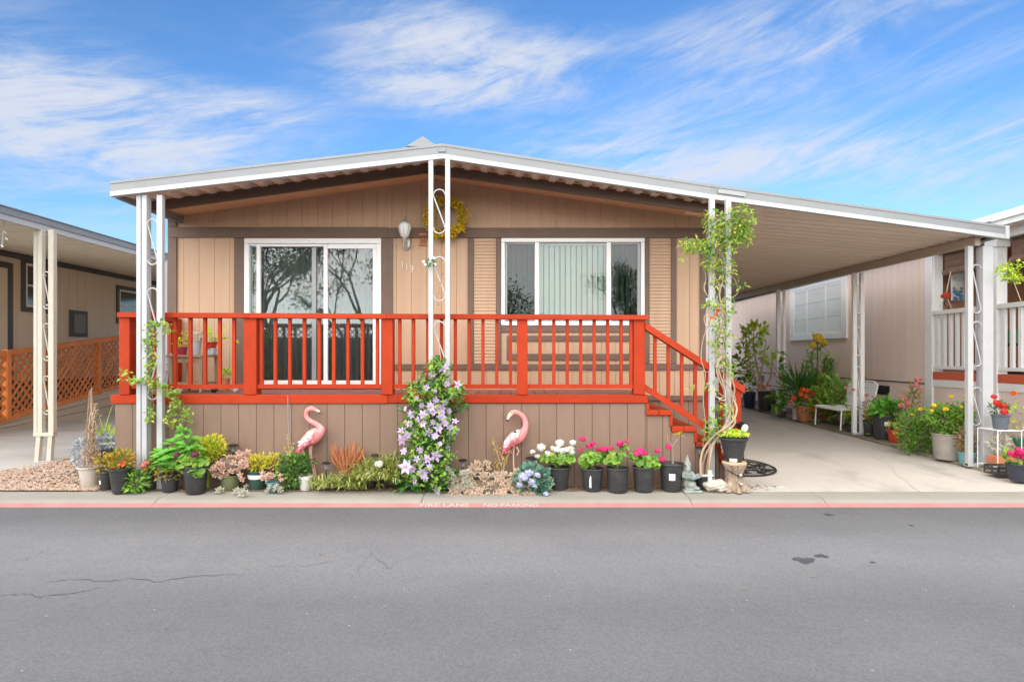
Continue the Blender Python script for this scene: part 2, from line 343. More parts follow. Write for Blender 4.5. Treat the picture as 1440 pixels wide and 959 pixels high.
lm('l_spider',(.16,.26,.04),(.42,.46,.12),(.58,.58,.22),(.26,.34,.06))
lm('l_blue',(.08,.22,.16),(.14,.30,.22),(.05,.17,.09))
lm('l_vine',(.12,.29,.03),(.22,.40,.05),(.07,.20,.025),(.36,.48,.06),(.50,.47,.07),(.26,.44,.06))
lm('l_wreath',(.72,.48,.01),(.80,.60,.02),(.62,.42,.02),(.34,.30,.02))
lm('l_gold',(.48,.33,.04),(.62,.45,.08),(.34,.28,.05))
lm('l_brown',(.28,.18,.10),(.40,.28,.17),(.20,.17,.08))
lm('l_tree',(.12,.18,.05),(.18,.26,.07),(.25,.34,.10),rough=.5)
lm('p_white',(.80,.80,.76),(.74,.76,.68),tr=.25)
lm('p_magenta',(.66,.02,.17),(.76,.04,.22),(.60,.03,.10),tr=.25)
lm('p_lilac',(.34,.21,.57),(.48,.34,.66),(.60,.48,.73),(.62,.46,.68),(.74,.64,.78),tr=.2)
lm('p_center',(.62,.52,.36),(.50,.36,.36))
lm('p_orange',(.74,.10,.012),(.82,.20,.04),(.60,.04,.01),tr=.3)
lm('p_red',(.62,.02,.02),(.70,.05,.04))
lm('p_pink',(.74,.24,.22),(.78,.36,.32),(.66,.10,.13))
lm('p_yellow',(.75,.52,.02),(.8,.62,.06))
lm('p_blue',(.40,.44,.62),(.54,.58,.74),(.62,.62,.78))
lm('p_purple',(.15,.02,.07),(.24,.04,.13))
lm('litter',(.30,.18,.08),(.42,.28,.14),(.22,.14,.08),(.45,.33,.12),tr=.1)
lm('fl_white',(.82,.70,.69),(.84,.78,.77),(.80,.50,.50),tr=.1)
lm('fl_pink',(.72,.16,.19),(.76,.30,.31),(.66,.10,.15),tr=.1)
# ------------------------------------------------------------------ ground, road, curb, driveways
def grade(y): return max(0., .016*(y-6.9))
def asphalt():
    m=mat('asphalt',(.165,.168,.174),(.145,.148,.154),sc=1.1,rough=.9,spec=.3); nt=m.node_tree; N=nt.nodes; L=nt.links
    b=N['Principled BSDF']; base=b.inputs['Base Color'].links[0].from_socket
    tc=N.new('ShaderNodeTexCoord'); sep=N.new('ShaderNodeSeparateXYZ'); L.new(tc.outputs['Object'],sep.inputs[0])
    # worn wheel lanes run along the road
    nz=N.new('ShaderNodeTexNoise'); nz.inputs['Scale'].default_value=.8; nz.inputs['Detail'].default_value=6; nmp=N.new('ShaderNodeMapping'); nmp.inputs['Scale'].default_value=(.35,1,1); L.new(tc.outputs['Object'],nmp.inputs[0]); L.new(nmp.outputs[0],nz.inputs['Vector'])
    ad=N.new('ShaderNodeMath'); ad.operation='MULTIPLY_ADD'; ad.inputs[1].default_value=.9; L.new(nz.outputs[0],ad.inputs[0]); L.new(sep.outputs[1],ad.inputs[2])
    rp=N.new('ShaderNodeValToRGB'); mr=N.new('ShaderNodeMapRange'); mr.inputs[1].default_value=2; mr.inputs[2].default_value=7; L.new(ad.outputs[0],mr.inputs[0]); L.new(mr.outputs[0],rp.inputs[0])
    cr=rp.color_ramp; cr.elements[0].position=.0; cr.elements[0].color=(1.0,1.0,1.0,1)
    cr.elements[1].position=1; cr.elements[1].color=(.78,.78,.78,1)
    for p_,v in ((.2,.92),(.32,1.06),(.45,1.0),(.62,1.30),(.74,1.22),(.86,.90)):
        e=cr.elements.new(p_); e.color=(v,v,v,1)
    def mul(a,bb):
        mx=N.new('ShaderNodeMix'); mx.data_type='RGBA'; mx.blend_type='MULTIPLY'; mx.inputs[0].default_value=1; L.new(a,mx.inputs[6]); L.new(bb,mx.inputs[7]); return mx.outputs[2]
    col=mul(base,rp.outputs[0])
    # aggregate: dark and pale grains
    vo=N.new('ShaderNodeTexVoronoi'); vo.inputs['Scale'].default_value=80; L.new(tc.outputs['Object'],vo.inputs['Vector'])
    r2=N.new('ShaderNodeValToRGB'); L.new(vo.outputs['Color'],r2.inputs[0]); r2.color_ramp.elements[0].color=(.84,.84,.84,1); r2.color_ramp.elements[1].color=(1.15,1.15,1.15,1)
    col=mul(col,r2.outputs[0])
    v2=N.new('ShaderNodeTexVoronoi'); v2.inputs['Scale'].default_value=13; L.new(tc.outputs['Object'],v2.inputs['Vector'])
    lt=N.new('ShaderNodeMath'); lt.operation='LESS_THAN'; lt.inputs[1].default_value=.085; L.new(v2.outputs['Distance'],lt.inputs[0])
    s2=N.new('ShaderNodeSeparateColor'); L.new(v2.outputs['Color'],s2.inputs[0]); g2=N.new('ShaderNodeMath'); g2.operation='GREATER_THAN'; g2.inputs[1].default_value=.90; L.new(s2.outputs[0],g2.inputs[0])
    mm=N.new('ShaderNodeMath'); mm.operation='MULTIPLY'; L.new(lt.outputs[0],mm.inputs[0]); L.new(g2.outputs[0],mm.inputs[1])
    mx=N.new('ShaderNodeMix'); mx.data_type='RGBA'; L.new(mm.outputs[0],mx.inputs[0]); L.new(col,mx.inputs[6]); mx.inputs[7].default_value=(.36,.355,.35,1)
    L.new(mx.outputs[2],b.inputs['Base Color'])
    n3=N.new('ShaderNodeTexNoise'); n3.inputs['Scale'].default_value=120; n3.inputs['Detail'].default_value=3; L.new(tc.outputs['Object'],n3.inputs['Vector'])
    bp=N.new('ShaderNodeBump'); bp.inputs['Strength'].default_value=.3; bp.inputs['Distance'].default_value=.01; L.new(n3.outputs[0],bp.inputs['Height']); L.new(bp.outputs[0],b.inputs['Normal'])
    return m
K['asphalt']=asphalt()
K['crack']=mat('crack_tar',(.09,.09,.093),(.14,.14,.145),sc=20,rough=.9)
K['oil']=mat('oil_stain_black',(.065,.066,.07),(.105,.106,.11),sc=20,rough=.6)
K['earth']=mat('earth',(.20,.16,.12),(.15,.12,.09),sc=1.2,rough=.95,bump=.4)
K['lawn']=mat('far_lawn',(.09,.13,.04),(.13,.13,.06),sc=2,rough=.95,bump=.5)
g=MB(); g.box(-400,400,-400,400,-.6,-.30); struct('ground',g,K['lawn'])
g=MB(); g.box(-90,90,-4.2,6.385,-.28,-.070); road=struct('road',g,K['asphalt'])
g=MB(); g.add([(-90,6.80,-.005),(90,6.80,-.005),(90,60,.83),(-90,60,.83),(-90,6.80,-.29),(90,6.80,-.29),(90,60,-.29),(-90,60,-.29)],[(0,1,2,3),(0,4,5,1),(1,5,6,2),(2,6,7,3),(3,7,4,0)]); struct('lot_ground',g,K['earth'])
g=MB(); g.box(-90,90,-60,-4.2,-.29,.02); struct('verge',g,K['lawn'])
# cracks and stains on the road
def crack(pts,w):
    b=MB(); ps=[gpos(x,y,-.066) for x,y in pts]; out=[]
    for i in range(len(ps)-1):
        for t in range(6): out.append(ps[i].lerp(ps[i+1],t/6)+Vector((rnd.uniform(-.012,.012),rnd.uniform(-.02,.02),0)))
    out.append(ps[-1]); vs=[]
    for i,p in enumerate(out):
        ww=w*rnd.uniform(.4,1.2)*(.3 if i in(0,len(out)-1) else 1); vs+=[p+Vector((0,-ww,0)),p+Vector((.3*ww,ww,0))]
    b.add(vs,[(2*i,2*i+2,2*i+3,2*i+1) for i in range(len(out)-1)]); part('crack',b,K['crack'],road)
crack([(0,836),(32,834),(60,838),(110,832),(140,826)],.005)
crack([(60,818),(100,813),(145,817),(180,813),(220,817),(270,809),(345,807)],.005)
crack([(0,792),(50,780),(70,770)],.004); crack([(498,808),(510,793),(520,780),(524,776)],.005)
crack([(526,784),(540,793),(548,800),(563,785)],.005); crack([(540,793),(536,810)],.004)
crack([(375,797),(430,795),(470,788)],.003); crack([(655,785),(660,793)],.006)
def stain(px,py,rx,ry):
    c=gpos(px,py,-.0655); D=c.y; b=MB(); n=26; vs=[c]
    sx=rx*D/FP; sy=ry*D*D/FP/1.6
    ph=[rnd.uniform(0,6) for _ in range(3)]
    for i in range(n):
        a=2*math.pi*i/n; q=1+.22*math.sin(3*a+ph[0])+.16*math.sin(5*a+ph[1])+.1*math.sin(9*a+ph[2]); vs.append(c+Vector((math.cos(a)*sx*q,math.sin(a)*sy*q,0)))
    b.add(vs,[(0,1+i,1+(i+1)%n) for i in range(n)]); part('oil_stain',b,K['oil'],road)
stain(1131,787,14,4); stain(1155,781,9,2.2); stain(1165,723,5,1.5); stain(1227,790,3.4,1); stain(1281,738,3,1)
# curb sections with joints; red paint on the face
curb_root=bpy.data.objects.new('curb',None); COL.objects.link(curb_root); curb_root['kind']='structure'
CX=[-42,-30,-18,-12,-9.2,-6.15,-3.9,-1.02,1.9,3.35,6.1,9.2,12.4,18,30,42]
for a,b_ in zip(CX[:-1],CX[1:]):
    q=MB(); q.prism_yz([(6.38,-.072),(6.462,-.034),(6.485,-.020),(6.53,-.010),(6.66,-.004),(6.80,.002),(6.80,-.25),(6.38,-.25)],a+.004,b_-.004); part('curb_section',q,K['kerbc'],curb_root)
q=MB(); 
for a,b_ in zip(CX[:-1],CX[1:]):
    q.prism_yz([(6.3785,-.0692),(6.443,-.0392),(6.448,-.0417),(6.384,-.0732)],a+.002,b_-.002)
part('red_paint',q,K['redcurb'],curb_root)
def face_text(t,x0px,x1px):
    me=text_mesh(t,.1,.0008); xs=[v.co.x for v in me.vertices]; ys=[v.co.y for v in me.vertices]
    w=max(xs)-min(xs); h=max(ys)-min(ys); D=6.42; tw=(x1px-x0px)*D/FP
    ang=math.atan2(.0385,.0835); sx=tw/w; sy=.054/h; cx=gx((x0px+x1px)/2,D); mx_=(max(xs)+min(xs))/2; my=(max(ys)+min(ys))/2
    for v in me.vertices:
        X=cx+(v.co.x-mx_)*sx; t_=(v.co.y-my)*sy; n_=v.co.z*1.0+.0016
        v.co=(X,6.4130+t_*math.cos(ang)-n_*math.sin(ang),-.0531+t_*math.sin(ang)+n_*math.cos(ang))
    part('lettering',me,K['stencil'],curb_root)
face_text('FIRE LANE',591,660); face_text('NO PARKING',680,757)
# right driveway: slabs
drv=bpy.data.objects.new('driveway',None); COL.objects.link(drv); drv['kind']='structure'
YS=[6.81,9.25,12.6,16,20,26]
for i in range(5):
    y0,y1=YS[i]+.006,YS[i+1]-.006; q=MB(); 
    q.add([(2.62,y0,grade(y0)+.012),(6.12,y0,grade(y0)+.012),(6.12,y1,grade(y1)+.012),(2.62,y1,grade(y1)+.012),(2.62,y0,-.1),(6.12,y0,-.1),(6.12,y1,-.1),(2.62,y1,-.1)],[(0,1,2,3),(0,4,5,1),(1,5,6,2),(2,6,7,3),(3,7,4,0)])
    part('concrete_slab',q,K['concrete'],drv)
c=gpos(1078,684,.016); q=MB(); q.box(c.x-.20,c.x+.20,c.y-.07,c.y+.07,.0135,.0155); part('painted_patch',q,K['kerbc'] if False else mat('worn_white_paint',(.62,.61,.58),(.42,.40,.36),sc=16,rough=.8),drv)
me=text_mesh('119',.17,.0006); 
for v in me.vertices: v.co=(v.co.x,v.co.y*.85,v.co.z)
part('painted_number',me,mat('worn_black_paint',(.10,.10,.10),(.30,.29,.27),sc=40,rough=.8),drv,loc=(c.x,c.y,.0172))
for pl in ([(1290,690),(1262,668),(1250,652),(1222,641)],[(1060,632),(1100,626),(1118,618),(1150,616)],[(1330,660),(1300,655),(1285,645)]):
    b=MB(); ps=[]
    for x_,y_ in pl:
        D=8.
        for _ in range(15): D=FP*(CH-grade(D)-.0145)/(y_-VY)
        ps.append(Vector((gx(x_,D),D,grade(D)+.0145)))
    vs=[]; out=[]
    for i in range(len(ps)-1):
        for t in range(7): out.append(ps[i].lerp(ps[i+1],t/7)+Vector((rnd.uniform(-.02,.02),rnd.uniform(-.03,.03),.001)))
    for i,p in enumerate(out): w_=rnd.uniform(.002,.005); vs+=[p+Vector((-w_,-w_,0)),p+Vector((w_,w_,0))]
    b.add(vs,[(2*i,2*i+2,2*i+3,2*i+1) for i in range(len(out)-1)]); part('crack',b,mat('slab_crack',(.20,.185,.165),rough=.95) if 'scr' not in K else K['scr'],drv); K.setdefault('scr',bpy.data.materials['slab_crack'])
kb=bpy.data.objects.new('driveway_kerb',None); COL.objects.link(kb); kb['kind']='structure'
for y0,y1 in ((6.81,7.9),(7.9,9.6),(9.6,12.3),(12.3,15),(15,18.5),(18.5,24)):
    a,b_=y0+.005,y1-.005; q=MB()
    q.add([(6.135,a,grade(a)+.05),(6.44,a,grade(a)+.06),(6.44,b_,grade(b_)+.06),(6.135,b_,grade(b_)+.05),(6.12,a,-.1),(6.46,a,-.1),(6.46,b_,-.1),(6.12,b_,-.1)],[(0,1,2,3),(0,4,5,1),(1,5,6,2),(2,6,7,3),(3,7,4,0)])
    part('kerb_section',q,K['moss'],kb)
q=MB(); q.add([(6.46,6.82,.035),(7.5,6.82,.035),(7.5,24,.31),(6.46,24,.31),(6.46,6.82,-.1),(7.5,6.82,-.1),(7.5,24,-.1),(6.46,24,-.1)],[(0,1,2,3),(0,4,5,1),(1,5,6,2),(2,6,7,3),(3,7,4,0)]); struct('side_bed',q,K['bedsoil'])
# left driveway
ld=bpy.data.objects.new('neighbour_driveway',None); COL.objects.link(ld); ld['kind']='structure'
for y0,y1 in ((6.81,8.9),(8.9,11.5),(11.5,14.5),(14.5,19),(19,26)):
    a,b_=y0+.006,y1-.006; q=MB()
    q.add([(-10.6,a,grade(a)+.012),(-6.52,a,grade(a)+.012),(-6.70,b_,grade(b_)+.012),(-10.6,b_,grade(b_)+.012),(-10.6,a,-.1),(-6.52,a,-.1),(-6.70,b_,-.1),(-10.6,b_,-.1)],[(0,1,2,3),(0,4,5,1),(1,5,6,2),(2,6,7,3),(3,7,4,0)])
    part('concrete_slab',q,K['concrete_old'],ld)
q=MB(); q.add([(-6.75,8.0,grade(8)+.03),(-6.45,7.9,grade(8)+.03),(-6.6,11,grade(11)+.03),(-6.85,11,grade(11)+.03),(-6.75,8.0,-.1),(-6.45,7.9,-.1),(-6.6,11,-.1),(-6.85,11,-.1)],[(0,1,2,3),(0,4,5,1),(1,5,6,2),(2,6,7,3),(3,7,4,0)]); struct('driveway_edging',q,K['concrete_old'])
q=MB(); q.box(-4.95,2.60,6.805,7.3,-.1,.012); struct('planting_bed',q,K['bedsoil'])
# pink gravel
q=MB(); q.add([(-6.9,6.805,.01),(-4.80,6.805,.01),(-4.6,11,.09),(-6.5,11,.09)],[(0,1,2,3)])
struct('gravel_base',q,mat('gravel_base',(.30,.21,.155),(.22,.155,.11),sc=25,rough=.95,bump=.8))
q=MB(); oct_f=[(0,2,4),(2,1,4),(1,3,4),(3,0,4),(2,0,5),(1,2,5),(3,1,5),(0,3,5)]
for i in range(8200):
    y=6.82+3.6*rnd.random()**1.5; x1=-4.80 if y<7.05 else -4.62; x0=-6.9+ (y-6.82)*.14
    if y<7.6 and x0<-6.5: pass
    x=rnd.uniform(x0,x1); r=rnd.uniform(.011,.026); a=rnd.uniform(0,6.28); ca,sa=math.cos(a),math.sin(a)
    c=Vector((x,y,.012+(y-6.8)*.019+r*.25+ .07*max(0,1-abs(x+5.6)/1.0)*min(1,(y-6.8)/.8)))
    rx,ry,rz=r*rnd.uniform(.8,1.4),r*rnd.uniform(.7,1.1),r*rnd.uniform(.5,.8)
    vs=[c+Vector((ca*u-sa*v,sa*u+ca*v,w+rnd.uniform(-.002,.002))) for u,v,w in ((rx,0,0),(-rx,0,0),(0,ry,0),(0,-ry,0),(rnd.uniform(-.3,.3)*rx,0,rz),(0,0,-rz))]
    q.add(vs,oct_f)
me=q.mesh('pink_gravel'); o=bpy.data.objects.new('pink_gravel',me); COL.objects.link(o); me.materials.append(leafmat('gravel_stone',[(.40,.27,.20),(.46,.36,.28),(.32,.20,.14),(.43,.33,.26),(.25,.19,.15)],tr=0,rough=.85)); tag(o,'loose pink and tan gravel beside the concrete driveway','gravel',kind='stuff')
# leaf litter
q=MB()
for i in range(420):
    x=rnd.uniform(-4.6,2.9); y=rnd.choice((rnd.uniform(6.76,7.02),rnd.uniform(6.84,7.05)))
    q.leaf((x,y,.018),(math.cos(i),math.sin(i),rnd.uniform(0,.25)),(rnd.uniform(-.5,.5),rnd.uniform(-.5,.5),1),rnd.uniform(.025,.06),rnd.uniform(.012,.025))
for i in range(26):
    q.leaf((rnd.uniform(-4,4.5),rnd.uniform(3.4,6.4),-.064),(math.cos(i),math.sin(i),.1),(0,0,1),rnd.uniform(.02,.05),.012)
o=bpy.data.objects.new('leaf_litter',q.mesh('leaf_litter')); COL.objects.link(o); o.data.materials.append(K['litter']); tag(o,'dry brown leaves scattered along the curb','leaves',kind='stuff')

# ------------------------------------------------------------------ the tan mobile home
DW=8.24
wx=lambda p: gx(p,DW)
wz=lambda p: gz(p,DW)
APX=wx(611); APZ=3.98; PIT=.145
def roofz(x): return APZ-PIT*abs(x-APX)
home=thing('mobile_home','tan mobile home with brown trim boards standing behind the red railed porch','house',(APX,DW,0))
XL,XR=wx(237),wx(991)
# shell: side walls, back, floor, inner backing wall
q=MB(); q.box(XL,XL+.1,DW+.05,20,0,roofz(XL)-.02); q.box(XR-.1,XR,DW+.05,20,0,roofz(XR)-.02); q.box(XL,XR,19.9,20,0,3.4); q.box(XL+.1,XR-.1,DW+.05,19.9,.85,1.0)
part('side_wall',q,K['tan'],home)
q=MB(); q.box(XL+.1,XR-.1,11.2,11.26,1.0,3.4); q.box(XL+.1,XR-.1,DW+.3,11.2,3.05,3.1); part('room_lining',q,mat('room_paint',(.22,.21,.20),rough=.9),home)
dX0,dX1,dZ0,dZ1=wx(344.5),wx(536.5),1.0,wz(336)
wX0,wX1,wZ0,wZ1=wx(705),wx(906),wz(457.7),wz(335.5)
HZ=wz(328)
def board(A,B,z0,z1):
    gp=.0022; A+=gp; B-=gp; q=MB()
    if z1 is None:
        poly=[(A,z0),(B,z0),(B,roofz(B))]
        if A<APX<B: poly.append((APX,APZ))
        poly.append((A,roofz(A)))
    else: poly=[(A,z0),(B,z0),(B,z1),(A,z1)]
    q.prism(poly,DW,DW+.035); part('siding_board',q,K['tan'],home)
def cols(a,b_,w=.2045):
    n=max(1,round((b_-a)/w)); return [(a+(b_-a)*i/n,a+(b_-a)*(i+1)/n) for i in range(n)]
for a,b_ in cols(XL,XR): board(a,b_,HZ+.002,None)
for x0,x1 in ((XL,dX0),(dX1,wX0),(wX1,XR)):
    for a,b_ in cols(x0,x1): board(a,b_,1.0,HZ-.002)
for a,b_ in cols(wX0,wX1): board(a,b_,1.0,wZ0); board(a,b_,wZ1,HZ-.002)
for a,b_ in cols(dX0,dX1): board(a,b_,dZ1,HZ-.002)
q=MB()     # sheathing behind the grooves
for a,b_,z0,z1 in ((XL,dX0,1.0,None),(dX1,wX0,1.0,None),(wX1,XR,1.0,None),(dX0,dX1,dZ1,None),(wX0,wX1,1.0,wZ0),(wX0,wX1,wZ1,None)):
    poly=[(a,z0),(b_,z0)]
    if z1 is None:
        poly.append((b_,roofz(b_)-.005))
        if a<APX<b_: poly.append((APX,APZ-.005))
        poly.append((a,roofz(a)-.005))
    else: poly+=[(b_,z1),(a,z1)]
    q.prism(poly,DW+.012,DW+.05)
part('sheathing',q,mat('groove_tan',(.40,.27,.185),rough=.8),home)
def trim(x0,x1,y0,y1,pr=.022,dd=0):
    q=MB(); q.bbox(wx(x0),wx(x1),DW-pr,DW-.002+dd,wz(y1),wz(y0),.003); part('trim_board',q,K['brown'],home)
trim(237,545,320,334.5,.026); trim(545.3,992,321,335,.026)           # header band in two lengths
trim(237,249.5,306,319.6,.024); trim(237,249.5,335,556,.024)
trim(330,344,335,556); trim(537,552.5,335.3,556); trim(658,666.3,335.4,511.6); trim(697.7,704.6,335.4,511.6)
trim(906.4,913,335.4,511.6); trim(943.2,951,335.4,511.6); trim(984,992,335.4,511.6,.024)
trim(553,992,512,520,.025)
trim(705,906,458.2,467.3,.022); trim(713,898,472,480,.02); trim(713,898,497.5,506.5,.02); trim(713,718,480.3,497.2,.02); trim(893,898,480.3,497.2,.02)
trim(237,992,556.4,563,.03)
def louver(x0,x1,y0,y1):
    q=MB(); X0,X1=wx(x0),wx(x1); n=int((y1-y0)/4.6); Z0,Z1=wz(y1),wz(y0); h=(Z1-Z0)/n
    for i in range(n): z=Z0+i*h; q.add([(X0,DW-.016,z+.003),(X1,DW-.016,z+.003),(X1,DW-.004,z+h),(X0,DW-.004,z+h),(X0,DW-.001,z),(X1,DW-.001,z)],[(0,1,2,3),(4,5,1,0)])
    part('louver_panel',q,K['tan'],home,kind='stuff')
louver(666.8,697.4,335.6,511.4); louver(913.3,943,335.6,511.4)
# house skirt seen behind the stairs
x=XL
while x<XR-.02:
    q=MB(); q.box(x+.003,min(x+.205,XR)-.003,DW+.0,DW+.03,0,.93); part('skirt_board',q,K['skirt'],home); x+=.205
# soffit, eave beam, roof
L_x=gx(155,6.85)
for s in (-1,1):
    xe=XL-.05 if s<0 else XR+.05
    for k in range(3):
        xa=APX+(xe-APX)*k/3; xb=APX+(xe-APX)*(k+1)/3; a,b_=min(xa,xb)+.002,max(xa,xb)-.002
        q=MB(); q.prism([(a,roofz(a)),(b_,roofz(b_)),(b_,roofz(b_)+.03),(a,roofz(a)+.03)],7.46,DW+.06); part('soffit_panel',q,K['soffit'],home)
    q=MB(); xs=[APX,(L_x+.10) if s<0 else xe-.02]; a,b_=min(xs),max(xs); bz=lambda x: 3.813-.139*abs(x-APX)
    q.prism([(a,bz(a)),(b_,bz(b_)),(b_,bz(b_)+.125),(a,bz(a)+.125)],7.42,7.455); part('eave_beam',q,K['beam'],home)
    q=MB(); q.prism([(a,bz(a)+.03+.15),(b_,bz(b_)+.03+.15),(b_,bz(b_)+.09+.15),(a,bz(a)+.09+.15)],7.47,20.3); part('roof',q,K['gutter'],home)
q=MB(); q.prism([(APX-.17,4.02),(APX+.15+.05,4.02),(APX+.02,4.135)],7.05,20); part('ridge_cap',q,K['gutter'],home)
# sliding door
F=DW-.03
door=thing('sliding_door',None,None,(wx(440),DW,1.0)); door.parent=home; door.location=Vector((wx(440),DW,1.0))-wp(home)
def bars(parent,name,m,lst,y0,y1):
    for x0,x1,a,b_ in lst: q=MB(); q.bbox(wx(x0),wx(x1),y0,y1,wz(b_),wz(a),.004); part(name,q,m,parent)
bars(door,'door_frame',K['vinyl'],[(344.5,536.5,336,343),(344.5,351.5,343.2,541),(530,536.5,343.2,541),(351.7,529.8,535,541)],F,DW+.10)
bars(door,'sash_stile',K['vinyl'],[(361,366.5,343.4,534.8),(351.8,361,343.4,346),(455.2,461,343.4,534.8),(524.5,529.8,350,534.8),(461.2,529.6,343.4,350),(366.7,455,343.4,347)],DW-.012,DW+.03)
bars(door,'screen_stile',K['greyframe'],[(437,443.5,347.2,534.6)],DW+.034,DW+.05)
q=MB(); q.box(wx(366.5),wx(455.2),DW+.055,DW+.061,wz(534.8),wz(347)); part('glass_pane',q,K['glass_door'],door)
q=MB(); q.box(wx(461),wx(524.5),DW+.008,DW+.014,wz(534.8),wz(350)); part('glass_pane',q,K['glass_door'],door)
q=MB(); q.box(wx(351.5),wx(361),DW+.02,DW+.026,wz(534.8),wz(346)); part('glass_pane',q,K['glass'],door)
q=MB(); q.bbox(wx(449),wx(454),DW-.03,DW-.012,wz(446),wz(434)); part('handle',q,K['black'],door)
q=MB(); q.tube([P(526.5,429,DW-.02),P(528.5,432,DW-.05),P(528.5,444,DW-.05),P(526.5,447,DW-.02)],.008); part('handle',q,K['vinyl'],door,smooth=True)
q=MB(); vs=[]; n_=90
for i in range(n_+1):
    X=wx(362)+(wx(529)-wx(362))*i/n_; Yc=DW+.20+.025*math.sin(i*1.35)+.012*math.sin(i*.41); vs+=[(X,Yc,1.02),(X,Yc,wz(340))]
q.add(vs,[(2*i,2*i+2,2*i+3,2*i+1) for i in range(n_)]); part('curtain',q,mat('charcoal_curtain',(.27,.28,.27),(.21,.22,.21),sc=3,rough=.9),door)
for x in (352.5,356.5): 
    q=MB(); q.box(wx(x),wx(x+3.6),DW+.12,DW+.125,1.03,wz(345)); part('blind_slat',q,K['blind'],door)
# window
win=thing('window',None,None,(wx(805),DW,wz(457))); win.parent=home; win.location=Vector((wx(805),DW,wz(457)))-wp(home)
bars(win,'window_frame',K['vinyl'],[(705,906,335.5,341),(705,710,341.2,452),(901,906,341.2,452),(705,906,452.2,457.7)],F,DW+.08)
bars(win,'mullion',K['vinyl'],[(752,758,341.2,452),(852.7,859,341.2,452)],DW-.02,DW+.04)
bars(win,'sash',K['greyframe'],[(710.2,713.4,341.2,452),(713.6,751.8,341.2,343.4),(713.6,751.8,449.5,451.8),(896.5,900.8,341.2,452),(859.2,896.3,341.2,343.6),(859.2,896.3,449.5,451.8)],DW+.005,DW+.035)
for a,b_,m_ in ((713.4,752,K['glass_dark']),(758,852.7,K['glass']),(859,896.5,K['glass_dark'])):
    q=MB(); q.box(wx(a),wx(b_),DW+.016,DW+.022,wz(451.8),wz(341.2)); part('glass_pane',q,m_,win)
i=0; x=711.
sl=MB(); sl.box(-.0325,.0325,-.001,.001,0,wz(342)-wz(452)); slm=sl.mesh('blind_slat'); slm.materials.append(K['blind'])
while x<899:
    o=part('blind_slat',slm,None,win,loc=(wx(x+3.8),DW+.13,wz(452)),rot=(0,0,R(rnd.uniform(14,24)))); x+=7.75
q=MB(); q.box(wx(709),wx(902),DW+.11,DW+.15,wz(342.5),wz(338)); part('blind_rail',q,K['blindw'],win)
# house number
for t,px,py in (('1',566,373),('1',572,376),('9',579.5,379)):
    me=text_mesh(t,.135,.004)
    for v in me.vertices: v.co=(v.co.x*.8,-v.co.z,v.co.y)
    part('house_number',me,mat('pewter_number',(.66,.58,.48),rough=.4,metal=.2) if 'num' not in K else K['num'],home,loc=(wx(px),DW-.012,wz(py)))
# ------------------------------------------------------------------ awning and carport roof
YB=7.44
L_=P(155,256,6.85); A_=P(622,203,6.9); M_=P(1000,260.5,7.15); R_=P(1413,318,7.9)
awn=thing('awning_roof','white edged corrugated metal awning running over the porch and the carport','awning',(APX,6.9,3.8))
def lerp(a,b_,t): return a+(b_-a)*t
def fascia(p,q_,cut=.0):
    d=(q_-p).normalized(); n=Vector((-d.y,d.x,0))*1.0
    if n.y>0: n=-n
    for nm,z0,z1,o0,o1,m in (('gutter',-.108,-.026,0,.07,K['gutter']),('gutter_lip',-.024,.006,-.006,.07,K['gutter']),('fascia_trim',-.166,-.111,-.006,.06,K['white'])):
        b=MB(); vs=[]
        for e in (p,q_):
            for o_,z in ((o0,z0),(o1,z0),(o1,z1),(o0,z1)): vs.append(e-n*o_+Vector((0,0,z)))
        b.add(vs,[(0,1,2,3),(7,6,5,4),(0,4,5,1),(1,5,6,2),(2,6,7,3),(3,7,4,0)]); part(nm,b,m,awn)
fascia(L_,A_); fascia(A_,M_); fascia(M_,R_)
def side_fascia(p,y1,s):
    b=MB(); x0,x1=(p.x,p.x+.05) if s<0 else (p.x-.05,p.x); b.box(x0,x1,p.y+.08,y1,p.z-.17,p.z); part('side_gutter',b,K['gutter'],awn)
side_fascia(L_,8.6,-1)
b=MB(); b.box(R_.x-.06,R_.x,R_.y+.08,20,R_.z-.15,R_.z-.0); part('side_gutter',b,K['white'],awn)
b=MB(); b.box(R_.x+.003,R_.x+.055,R_.y-.01,R_.y+.10,R_.z-.17,R_.z+.004); part('downspout_box',b,K['white'],awn)
for a,t0,t1 in ((M_,.02,.105),(A_,-.03,.0)):
    b=MB(); d=(R_-M_); p0=a+d*t0 if a is M_ else a-(A_-L_)*.012; p1=a+d*t1 if a is M_ else a+(M_-A_)*.012
    b.bar(p0+Vector((0,-.011,-.062)),p1+Vector((0,-.011,-.062)),.008,.05); part('seam_plate',b,K['greyframe'] if a is M_ else K['gutter'],awn)
# front awning pans: one trapezoid rib each
def fy(x):
    for a,b_ in ((L_,A_),(A_,M_),(M_,R_)):
        if a.x<=x<=b_.x: return lerp(a.y,b_.y,(x-a.x)/(b_.x-a.x)), lerp(a.z,b_.z,(x-a.x)/(b_.x-a.x))
    return (L_.y,L_.z) if x<L_.x else (R_.y,R_.z)
pz=lambda x: 3.813-.139*abs(x-APX)+.127
x=L_.x+.06
while x<2.30:
    w=.21; t=.004; prof=[(0,0),(.035,0),(.085,.055),(.125,.055),(.175,0),(.21,0)]
    vs=[]
    for k in range(2):
        for (u,h) in prof:
            X=x+u; yf,zf=fy(X); yy=yf+.075 if k==0 else 7.62
            z=pz(X)+h-(.0 if k else .05); vs.append((X,yy,z))
    n=len(prof); vs+=[(a,b_,c_+t+.001*0) for a,b_,c_ in vs]
    fs=[(i,i+1,n+i+1,n+i) for i in range(n-1)]+[(2*n+i+1,2*n+i,3*n+i,3*n+i+1) for i in range(n-1)]
    b=MB(); b.add(vs,fs); part('roof_pan',b,K['pan'],awn); x+=w
